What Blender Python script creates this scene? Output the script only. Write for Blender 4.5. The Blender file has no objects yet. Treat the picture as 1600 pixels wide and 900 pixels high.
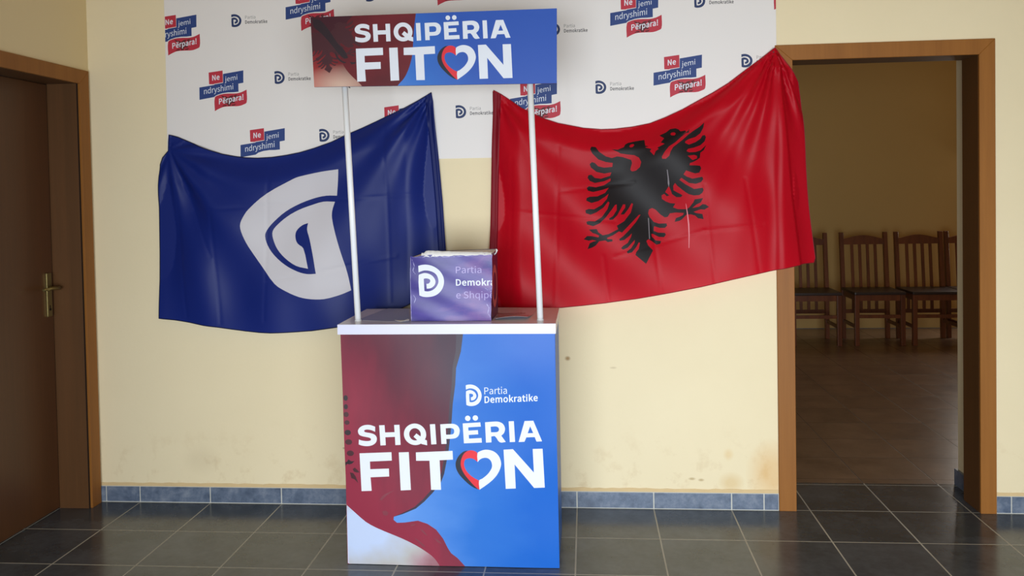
import bpy, bmesh, math, random
import numpy as np
from mathutils import Vector, Matrix
from mathutils.geometry import delaunay_2d_cdt
random.seed(7)
S = bpy.context.scene
COL = S.collection
# ------------------------------------------------------------------ camera, light, exposure
cam = bpy.data.cameras.new('camera'); CAM = bpy.data.objects.new('camera', cam); COL.objects.link(CAM)
cam.sensor_fit = 'HORIZONTAL'; cam.sensor_width = 36.0; cam.lens = 30.3339
cam.shift_x = 0.000536; cam.shift_y = -0.071944; cam.clip_start = 0.05
CAM.matrix_world = Matrix([[0.996153, 0.01579, 0.086193, 2.100592], [0.085738, 0.027533, -0.995937, -3.846533], [-0.018099, 0.999496, 0.026073, 1.421212], [0.0, 0.0, 0.0, 1.0]])
S.camera = CAM
S.view_settings.view_transform = 'Standard'; S.view_settings.look = 'None'
S.view_settings.gamma = 1.0; S.view_settings.use_curve_mapping = False
S.view_settings.exposure = 0.0
W = bpy.data.worlds.new('daylight'); S.world = W; W.use_nodes = True
W.node_tree.nodes['Background'].inputs[0].default_value = (0.80, 0.90, 1.0, 1)
W.node_tree.nodes['Background'].inputs[1].default_value = 0.9
def area(name, loc, target, sx, sy, power, col):
    l = bpy.data.lights.new(name, 'AREA'); l.shape = 'RECTANGLE'; l.size = sx; l.size_y = sy
    l.energy = power; l.color = col
    o = bpy.data.objects.new(name, l); COL.objects.link(o); o.location = loc
    o.rotation_euler = (Vector(target) - Vector(loc)).to_track_quat('-Z', 'Y').to_euler()
    return o
k = area('entrance_daylight', (2.35, -5.15, 0.9), (2.55, 0, 0.15), 3.6, 1.5, 103, (0.88, 0.95, 1.0)); k.data.spread = math.radians(104)
area('window_daylight', (6.55, 4.93, 1.30), (5.9, 0, 0.5), 1.5, 1.5, 36, (1.0, 0.94, 0.86))

# ------------------------------------------------------------------ materials
def lin(c):
    def f(v):
        v /= 255.0
        return v / 12.92 if v <= 0.04045 else ((v + 0.055) / 1.055) ** 2.4
    return (f(c[0]), f(c[1]), f(c[2]), 1.0)
def new_mat(name, rough=0.6, spec=0.4):
    m = bpy.data.materials.new(name); m.use_nodes = True
    nt = m.node_tree; b = nt.nodes['Principled BSDF']
    b.inputs['Roughness'].default_value = rough
    b.inputs['Specular IOR Level'].default_value = spec
    return m, nt, b
class NT:
    def __init__(s, nt): s.nt = nt
    def n(s, t, **kw):
        x = s.nt.nodes.new(t)
        for k, v in kw.items(): setattr(x, k, v)
        return x
    def l(s, a, b): s.nt.links.new(a, b)
    def math(s, op, a, b=None, c=None):
        x = s.n('ShaderNodeMath', operation=op)
        for i, v in enumerate((a, b, c)):
            if v is None: continue
            if hasattr(v, 'is_output'): s.l(v, x.inputs[i])
            else: x.inputs[i].default_value = v
        return x.outputs[0]
    def mix(s, f, a, b):
        x = s.n('ShaderNodeMix', data_type='RGBA')
        for i, v in ((0, f), (6, a), (7, b)):
            if hasattr(v, 'is_output'): s.l(v, x.inputs[i])
            else: x.inputs[i].default_value = v
        return x.outputs[2]
    def pos(s):
        g = s.n('ShaderNodeTexCoord'); return g.outputs['Object']
    def noise(s, vec, scale, detail=4, rough=0.55, stretch=None):
        if stretch:
            mp = s.n('ShaderNodeMapping'); mp.inputs['Scale'].default_value = stretch
            s.l(vec, mp.inputs['Vector']); vec = mp.outputs[0]
        x = s.n('ShaderNodeTexNoise'); x.inputs['Scale'].default_value = scale
        x.inputs['Detail'].default_value = detail; x.inputs['Roughness'].default_value = rough
        s.l(vec, x.inputs['Vector']); return x.outputs['Fac']
    def ramp(s, f, stops):
        r = s.n('ShaderNodeValToRGB'); e = r.color_ramp.elements
        while len(e) < len(stops): e.new(0.5)
        for i, (p, c) in enumerate(stops): e[i].position = p; e[i].color = c
        s.l(f, r.inputs[0]); return r.outputs[0]
    def blob(s, pos, c, r, soft=0.5):
        """1 inside a ragged ellipse with centre c and radii r"""
        mp = s.n('ShaderNodeVectorMath', operation='SUBTRACT'); s.l(pos, mp.inputs[0]); mp.inputs[1].default_value = c
        d = s.n('ShaderNodeVectorMath', operation='DIVIDE'); s.l(mp.outputs[0], d.inputs[0]); d.inputs[1].default_value = r
        ln = s.n('ShaderNodeVectorMath', operation='LENGTH'); s.l(d.outputs[0], ln.inputs[0])
        x = s.n('ShaderNodeMapRange'); x.inputs[1].default_value = 1.0; x.inputs[2].default_value = 1.0 - soft
        s.l(ln.outputs['Value'], x.inputs[0]); return x.outputs[0]
def bump(N, b, h, strength, dist=0.01):
    x = N.n('ShaderNodeBump'); x.inputs['Strength'].default_value = strength; x.inputs['Distance'].default_value = dist
    N.l(h, x.inputs['Height']); N.l(x.outputs[0], b.inputs['Normal'])

def plain(name, c, rough=0.6, spec=0.4, var=0.06, scale=8.0, metal=0.0, trans=0.0, sheen=0.0, bumpy=0.0, stretch=None):
    m, nt, b = new_mat(name, rough, spec); N = NT(nt)
    b.inputs['Metallic'].default_value = metal
    L = lin(c); a = tuple(v * (1 - var) for v in L[:3]) + (1,); d = tuple(min(1, v * (1 + var)) for v in L[:3]) + (1,)
    f = N.noise(N.pos(), scale, 4, stretch=stretch)
    col = N.mix(f, a, d); N.l(col, b.inputs['Base Color'])
    if bumpy: bump(N, b, N.noise(N.pos(), scale * 4, 5), bumpy)
    if sheen: b.inputs['Sheen Weight'].default_value = sheen; b.inputs['Sheen Roughness'].default_value = 0.4
    if trans:
        t = N.n('ShaderNodeBsdfTranslucent'); N.l(col, t.inputs['Color'])
        mx = N.n('ShaderNodeMixShader'); mx.inputs[0].default_value = trans
        out = nt.nodes['Material Output']
        N.l(b.outputs[0], mx.inputs[1]); N.l(t.outputs[0], mx.inputs[2]); N.l(mx.outputs[0], out.inputs['Surface'])
    return m

def wood(name, c1, c2, rough=0.42, axis=2, scale=14, spec=0.4):
    m, nt, b = new_mat(name, rough, spec); N = NT(nt)
    st = [1, 1, 1]; st[axis] = 0.04
    f = N.noise(N.pos(), scale, 6, 0.6, tuple(st)); g = N.noise(N.pos(), scale * 7, 4, 0.6, tuple(st))
    f = N.math('ADD', N.math('MULTIPLY', f, 0.7), N.math('MULTIPLY', g, 0.3))
    N.l(N.ramp(f, [(0.36, lin(c1)), (0.64, lin(c2))]), b.inputs['Base Color'])
    bump(N, b, g, 0.08, 0.002)
    return m

M = {}
# plaster of the entrance hall, with the scuffs and damp stains just above the skirting
m, nt, b = new_mat('cream_plaster', 0.75, 0.25); N = NT(nt); P = N.pos()
base = N.mix(N.noise(P, 1.3, 5), lin((223, 207, 171)), lin((233, 218, 184)))
sx = N.n('ShaderNodeSeparateXYZ'); N.l(P, sx.inputs[0])
rag = N.noise(P, 9, 5, 0.65)
low = N.n('ShaderNodeMapRange'); low.inputs[1].default_value = 0.40; low.inputs[2].default_value = 0.08; N.l(sx.outputs[2], low.inputs[0])
scuff = N.math('MULTIPLY', low.outputs[0], N.ramp(rag, [(0.54, (0, 0, 0, 1)), (0.66, (1, 1, 1, 1))]))
col = N.mix(N.math('MULTIPLY', scuff, 0.35), base, lin((190, 160, 115)))
for c, r, k, cc in [((2.90, 0, 0.16), (0.12, 1, 0.16), 0.55, (214, 168, 104)), ((2.72, 0, 0.12), (0.06, 1, 0.05), 0.5, (206, 172, 112)),
                    ((2.55, 0, 0.135), (0.018, 1, 0.008), 0.7, (170, 145, 100)), ((2.59, 0, 0.13), (0.016, 1, 0.008), 0.7, (170, 145, 100)),
                    ((2.71, 0, 0.245), (0.025, 1, 0.03), 0.4, (214, 176, 110)), ((0.98, 0, 0.26), (0.012, 1, 0.006), 0.8, (150, 130, 100)),
                    ((0.30, 0, 0.20), (0.10, 1, 0.08), 0.15, (170, 150, 120)), ((2.008, 0, 0.672), (0.015, 1, 0.013), 1.0, (168, 138, 98)), ((2.21, 0, 0.63), (0.02, 1, 0.006), 0.5, (180, 160, 125))]:
    f = N.math('MULTIPLY', N.math('MULTIPLY', N.blob(P, c, r, 0.7), k), N.math('ADD', rag, 0.5))
    col = N.mix(f, col, lin(cc))
N.l(col, b.inputs['Base Color'])
bump(N, b, N.math('ADD', N.noise(P, 60, 5), N.math('MULTIPLY', N.noise(P, 5, 3), 2.0)), 0.12, 0.004)
M['plaster'] = m
M['plaster_left'] = plain('cream_plaster_side', (226, 206, 162), 0.75, 0.25, 0.03, 2.0, bumpy=0.05)
M['plaster_room'] = plain('ochre_plaster', (204, 172, 112), 0.8, 0.2, 0.05, 1.5, bumpy=0.05)
M['reveal'] = plain('reveal_plaster', (205, 190, 150), 0.8, 0.2, 0.04, 4)
M['ceiling'] = plain('ceiling_paint', (214, 182, 122), 0.9, 0.2, 0.02, 2)
M['lip'] = plain('stained_lip', (206, 180, 136), 0.8, 0.2, 0.12, 9, bumpy=0.2)
T = 0.34
def tiles(name, c_lo, c_hi, grout, w, rough, sp=0.5, ox=0.0, oy=0.0, two_tone=0.0):
    m, nt, b = new_mat(name, rough, sp); N = NT(nt); P = N.pos()
    s = N.n('ShaderNodeSeparateXYZ'); N.l(P, s.inputs[0])
    ds = []
    ids = []
    for i, o in ((0, ox), (1, oy)):
        q = N.math('DIVIDE', N.math('ADD', s.outputs[i], 100 * T - o), T)
        fr = N.math('FRACT', q); ids.append(N.math('FLOOR', q))
        ds.append(N.math('MULTIPLY', N.math('MINIMUM', fr, N.math('SUBTRACT', 1.0, fr)), T))
    d = N.math('MINIMUM', ds[0], ds[1])
    g = N.n('ShaderNodeMapRange'); g.inputs[1].default_value = w * 0.5 + 0.0006; g.inputs[2].default_value = w * 0.5 - 0.0006; N.l(d, g.inputs[0])
    cv = N.n('ShaderNodeCombineXYZ'); N.l(ids[0], cv.inputs[0]); N.l(ids[1], cv.inputs[1])
    wn = N.n('ShaderNodeTexWhiteNoise', noise_dimensions='3D'); N.l(cv.outputs[0], wn.inputs['Vector'])
    off = N.n('ShaderNodeVectorMath', operation='MULTIPLY_ADD'); N.l(wn.outputs['Color'], off.inputs[0]); off.inputs[1].default_value = (9, 9, 9); N.l(P, off.inputs[2])
    f = N.math('ADD', N.math('MULTIPLY', N.noise(off.outputs[0], 5, 6, 0.62), 0.75), N.math('MULTIPLY', N.noise(off.outputs[0], 34, 4, 0.6), 0.25))
    f = N.math('ADD', f, N.math('MULTIPLY', N.math('SUBTRACT', wn.outputs['Value'], 0.5), 0.06))
    c = N.ramp(f, [(0.34, lin(c_lo)), (0.66, lin(c_hi))])
    gn = N.mix(N.noise(P, 3, 3), lin(grout), lin(tuple(int(v * 0.72) for v in grout)))
    N.l(N.mix(g.outputs[0], c, gn), b.inputs['Base Color'])
    N.l(N.math('ADD', N.math('MULTIPLY', g.outputs[0], 0.4), N.math('MULTIPLY_ADD', N.noise(P, 12, 4), 0.10, rough - 0.05)), b.inputs['Roughness'])
    bump(N, b, N.math('SUBTRACT', N.math('MULTIPLY', f, 0.12), g.outputs[0]), 0.25, 0.002)
    return m
M['tiles'] = tiles('dark_slate_tiles', (53, 59, 65), (83, 89, 98), (204, 200, 188), 0.0055, 0.20)
M['tiles_room'] = tiles('brown_tiles', (108, 86, 70), (142, 116, 96), (90, 76, 64), 0.004, 0.30, 0.5, 0.0, 0.085)
# skirting tiles
m, nt, b = new_mat('blue_grey_skirting_tile', 0.3, 0.5); N = NT(nt); P = N.pos()
f = N.math('ADD', N.math('MULTIPLY', N.noise(P, 14, 6, 0.65), 0.7), N.math('MULTIPLY', N.noise(P, 60, 4), 0.3))
N.l(N.ramp(f, [(0.35, lin((72, 84, 104))), (0.5, lin((96, 108, 128))), (0.68, lin((128, 136, 150)))]), b.inputs['Base Color'])
M['skirt'] = m
M['grout'] = plain('grout', (196, 194, 186), 0.8, 0.2, 0.12, 30)
M['frame_wood'] = wood('door_frame_laminate', (134, 84, 34), (148, 95, 40), 0.5, spec=0.25)
M['jamb_wood'] = wood('door_lining_laminate', (84, 54, 26), (94, 60, 30), 0.5)
M['leaf_wood'] = wood('door_leaf_laminate', (84, 52, 28), (94, 58, 32), 0.38)
M['shadow_gap'] = plain('dark_gap_shade', (34, 24, 18), 0.8, 0.2)  # near-black strips standing in for the shade in door gaps and keyhole
M['brass'] = plain('aged_brass', (158, 142, 92), 0.32, 0.5, 0.1, 30, metal=0.9)
M['chair_wood'] = wood('dark_chair_wood', (92, 48, 28), (124, 68, 38), 0.35, scale=20)
M['chair_pad'] = plain('dark_leatherette', (48, 34, 32), 0.4, 0.5, 0.1, 20)
M['vinyl'] = plain('white_banner_vinyl', (226, 221, 219), 0.55, 0.35, 0.015, 1.5)
M['navy'] = plain('navy_print', (38, 62, 122), 0.55, 0.35, 0.03)
M['navy2'] = plain('dark_navy_print', (34, 52, 96), 0.55, 0.35, 0.03)
M['crimson'] = plain('crimson_print', (180, 44, 62), 0.55, 0.35, 0.05)
M['grey_ink'] = plain('grey_ink', (140, 138, 140), 0.55, 0.35, 0.02)
M['dark_ink'] = plain('dark_ink', (44, 44, 56), 0.55, 0.35, 0.02)
M['eagle_ink'] = plain('shadow_eagle_ink', (92, 26, 34), 0.55, 0.35, 0.05)
M['white_ink'] = plain('white_ink', (218, 222, 232), 0.5, 0.25, 0.01)
M['halo'] = plain('white_print', (226, 222, 222), 0.5, 0.4, 0.01)
M['white_lam'] = plain('white_laminate', (226, 220, 228), 0.24, 0.5, 0.02, 4)
M['edge_lam'] = plain('white_edge_band', (206, 206, 228), 0.35, 0.5, 0.02, 4)
M['pole'] = plain('white_tube', (236, 238, 242), 0.3, 0.5, 0.01)
M['red_heart'] = plain('red_print', (214, 46, 58), 0.45, 0.25, 0.02)
M['black_heart'] = plain('charcoal_print', (36, 38, 48), 0.45, 0.25, 0.02)
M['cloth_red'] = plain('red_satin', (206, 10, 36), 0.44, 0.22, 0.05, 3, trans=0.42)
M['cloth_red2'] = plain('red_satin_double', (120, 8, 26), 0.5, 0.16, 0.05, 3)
M['cloth_black'] = plain('black_satin_print', (20, 13, 15), 0.5, 0.2, 0.1, 5)
M['thread'] = plain('pulled_thread', (214, 120, 130), 0.5, 0.4, 0.05)
M['thread_grey'] = plain('pulled_thread_grey', (120, 112, 118), 0.5, 0.4, 0.05)
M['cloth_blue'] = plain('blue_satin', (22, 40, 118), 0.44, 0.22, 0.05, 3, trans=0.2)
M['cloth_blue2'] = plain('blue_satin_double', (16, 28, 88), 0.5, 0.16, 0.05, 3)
M['cloth_white'] = plain('grey_white_satin_print', (196, 192, 198), 0.5, 0.3, 0.02, 4)
M['hem_blue'] = plain('navy_hem', (14, 20, 56), 0.6, 0.3)
M['hem_red'] = plain('dark_red_hem', (130, 10, 30), 0.6, 0.3)
M['paper'] = plain('white_paper', (238, 238, 240), 0.6, 0.3, 0.03, 12)
M['clear_film'] = plain('grey_film', (196, 196, 206), 0.12, 0.5, 0.03, 6)
M['tape_scuff'] = plain('torn_foil_edge', (150, 146, 196), 0.35, 0.5, 0.2, 60)
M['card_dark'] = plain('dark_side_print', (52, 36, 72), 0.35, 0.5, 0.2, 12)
M['ring_logo_reflection'] = plain('rose_ring_logo_reflection', (190, 96, 96), 0.4, 0.5, 0.05)
M['ink_red'] = plain('brown_ink', (110, 40, 44), 0.6, 0.3)
M['screw'] = plain('dark_screw', (40, 38, 36), 0.5, 0.5)
M['window_glass'] = plain('frosted_glass', (210, 220, 225), 0.2, 0.5)
M['window_white'] = plain('window_frame_paint', (220, 218, 210), 0.5, 0.4)
# printed artwork of the counter front and the header (photo print: draped red flag, sky, light skin)
def art(name, fn, rough=0.38):
    m, nt, b = new_mat(name, rough, 0.25); N = NT(nt); P = N.pos()
    N.l(fn(N, P), b.inputs['Base Color']); return m
def art_sky(N, P):
    s = N.n('ShaderNodeSeparateXYZ'); N.l(P, s.inputs[0])
    f = N.math('ADD', N.math('MULTIPLY', N.math('SUBTRACT', s.outputs[0], 1.45), 1.5), N.math('MULTIPLY', N.noise(P, 3.2, 4, 0.5, (1, 1, 2.2)), 0.45))
    f = N.math('ADD', f, N.math('MULTIPLY', s.outputs[2], 0.10))
    return N.ramp(f, [(0.18, lin((92, 142, 214))), (0.55, lin((44, 108, 194))), (0.92, lin((16, 92, 186)))])
M['sky_art'] = art('sky_blue_print', art_sky)
def art_flag(N, P):
    s = N.n('ShaderNodeSeparateXYZ'); N.l(P, s.inputs[0])
    f = N.math('SUBTRACT', N.math('MULTIPLY', N.math('SUBTRACT', s.outputs[0], 1.15), 1.1), N.math('MULTIPLY', N.math('SUBTRACT', 0.9, s.outputs[2]), 0.75))
    f = N.math('ADD', f, N.math('MULTIPLY', N.noise(P, 4.5, 5, 0.55, (1.6, 1, 0.5)), 0.55))
    return N.ramp(f, [(0.0, lin((138, 44, 64))), (0.35, lin((96, 38, 54))), (0.75, lin((60, 36, 54)))])
M['flag_art'] = art('maroon_drape_print', art_flag)
def art_skin(N, P):
    d = N.blob(P, (1.225, 0, 0.13), (0.42, 5, 0.27), 1.0)
    f = N.math('ADD', d, N.math('MULTIPLY', N.math('SUBTRACT', N.noise(P, 7, 4), 0.5), 0.5))
    return N.ramp(f, [(0.0, lin((120, 40, 56))), (0.25, lin((166, 130, 138))), (0.45, lin((176, 174, 174))), (0.75, lin((184, 198, 228)))])
M['skin_art'] = art('pale_glow_print', art_skin)
M['fold_light'] = plain('light_fold_print', (122, 50, 64), 0.4, 0.4, 0.1)
M['flag_edge_art'] = plain('dark_drape_edge_print', (42, 26, 48), 0.4, 0.4, 0.1)
M['ghost_dark'] = plain('ghost_eagle_print', (64, 22, 32), 0.4, 0.4, 0.15, 14)
M['ghost_black'] = plain('ghost_feather_print', (36, 18, 28), 0.4, 0.4, 0.15, 14)
def sign_sky(N, P):
    s = N.n('ShaderNodeSeparateXYZ'); N.l(P, s.inputs[0])
    f = N.math('ADD', N.math('MULTIPLY', N.math('SUBTRACT', s.outputs[0], 1.3), 1.6), N.math('MULTIPLY', N.noise(P, 4, 3), 0.25))
    f = N.math('ADD', f, N.math('MULTIPLY', N.math('SUBTRACT', s.outputs[2], 1.9), 0.9))
    return N.ramp(f, [(0.0, lin((92, 140, 214))), (0.35, lin((50, 108, 192))), (0.8, lin((44, 82, 170)))])
M['sign_sky'] = art('sky_blue_header_print', sign_sky)
def sign_flag(N, P):
    s = N.n('ShaderNodeSeparateXYZ'); N.l(P, s.inputs[0])
    f = N.math('SUBTRACT', N.math('MULTIPLY', N.math('SUBTRACT', 2.10, s.outputs[2]), 3.6), N.math('MULTIPLY', N.math('SUBTRACT', s.outputs[0], 1.05), 1.9))
    f = N.math('ADD', f, N.math('MULTIPLY', N.math('SUBTRACT', N.noise(P, 8, 4), 0.5), 0.5))
    c = N.ramp(f, [(0.0, lin((64, 28, 38))), (0.45, lin((112, 32, 38))), (0.95, lin((184, 62, 56)))])
    g = N.blob(P, (1.16, 0, 1.845), (0.17, 5, 0.085), 1.0)
    return N.mix(N.math('MULTIPLY', g, 0.85), c, lin((214, 190, 172)))
M['sign_flag'] = art('maroon_header_print', sign_flag)
def sign_drape(N, P):
    return N.ramp(N.noise(P, 6, 4, 0.5, (0.6, 1, 1.5)), [(0.3, lin((84, 26, 34))), (0.7, lin((112, 34, 42)))])
M['sign_drape'] = art('maroon_drape_header_print', sign_drape)
def box_art(N, P):
    s = N.n('ShaderNodeSeparateXYZ'); N.l(P, s.inputs[0])
    f = N.math('ADD', N.noise(P, 9, 5, 0.55, (0.6, 1, 1.6)), N.math('MULTIPLY', N.math('SUBTRACT', s.outputs[0], 1.56), 0.9))
    return N.ramp(f, [(0.3, lin((58, 50, 124))), (0.52, lin((76, 64, 142))), (0.68, lin((112, 84, 148))), (0.82, lin((62, 60, 128)))])
M['box_art'] = art('violet_sky_print', box_art, 0.3)

# ------------------------------------------------------------------ helpers
def world_loc(o):
    p = Vector((0, 0, 0))
    while o is not None: p = p + o.location; o = o.parent
    return p
def link(o, parent=None):
    COL.objects.link(o)
    if parent is not None:
        o.parent = parent; o.matrix_parent_inverse = Matrix.Identity(4) if parent.type == 'MESH' else Matrix.Translation(-world_loc(parent))
    return o
def tag(o, label=None, cat=None, group=None, kind=None):
    if label: o['label'] = label
    if cat: o['category'] = cat
    if group: o['group'] = group
    if kind: o['kind'] = kind
    return o
def thing(name, loc, label=None, cat=None, group=None, kind=None):
    o = bpy.data.objects.new(name, None); COL.objects.link(o); o.location = loc
    o.matrix_world = Matrix.Translation(loc)
    o.empty_display_size = 0.1
    return tag(o, label, cat, group, kind)
class MB:
    """collects shapes; build() links them as ONE mesh object in world coordinates"""
    def __init__(s): s.bm = bmesh.new(); s.mats = []
    def mi(s, m):
        if m not in s.mats: s.mats.append(m)
        return s.mats.index(m)
    def box(s, x0, x1, y0, y1, z0, z1, mat, bevel=0.0, rot=None, mids=None):
        t = bmesh.new(); bmesh.ops.create_cube(t, size=1)
        for v in t.verts:
            v.co = Vector(((x0 + x1) / 2 + v.co.x * (x1 - x0), (y0 + y1) / 2 + v.co.y * (y1 - y0), (z0 + z1) / 2 + v.co.z * (z1 - z0)))
        if bevel: bmesh.ops.bevel(t, geom=list(t.edges), offset=bevel, segments=2, affect='EDGES', profile=0.7)
        s.add(t, mat, rot)
    def add(s, t, mat, mtx=None, smooth=False):
        i = s.mi(mat); mp = {}
        for v in t.verts:
            mp[v] = s.bm.verts.new(mtx @ v.co if mtx is not None else v.co)
        for f in t.faces:
            try:
                g = s.bm.faces.new([mp[v] for v in f.verts]); g.material_index = i; g.smooth = smooth or f.smooth
            except ValueError: pass
        t.free()
    def tube(s, pts, r, mat, seg=12, cap=True):
        pts = [Vector(p) for p in pts]; i = s.mi(mat); rings = []
        for k, p in enumerate(pts):
            d = (pts[min(k + 1, len(pts) - 1)] - pts[max(k - 1, 0)]).normalized()
            a = d.orthogonal().normalized() if k == 0 else (rings_a - d * rings_a.dot(d)).normalized()
            rings_a = a; b2 = d.cross(a); rr = r[k] if isinstance(r, (list, tuple)) else r
            rings.append([s.bm.verts.new(p + (a * math.cos(q) + b2 * math.sin(q)) * rr) for q in [2 * math.pi * j / seg for j in range(seg)]])
        for k in range(len(rings) - 1):
            for j in range(seg):
                f = s.bm.faces.new((rings[k][j], rings[k][(j + 1) % seg], rings[k + 1][(j + 1) % seg], rings[k + 1][j])); f.material_index = i; f.smooth = True
        if cap:
            f = s.bm.faces.new(rings[0][::-1]); f.material_index = i
            f = s.bm.faces.new(rings[-1]); f.material_index = i
    def quad(s, pts, mat):
        f = s.bm.faces.new([s.bm.verts.new(p) for p in pts]); f.material_index = s.mi(mat)
    def build(s, name, parent=None):
        bmesh.ops.recalc_face_normals(s.bm, faces=s.bm.faces)
        me = bpy.data.meshes.new(name); s.bm.to_mesh(me); s.bm.free()
        for m in s.mats: me.materials.append(m)
        o = bpy.data.objects.new(name, me); return link(o, parent)

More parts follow.
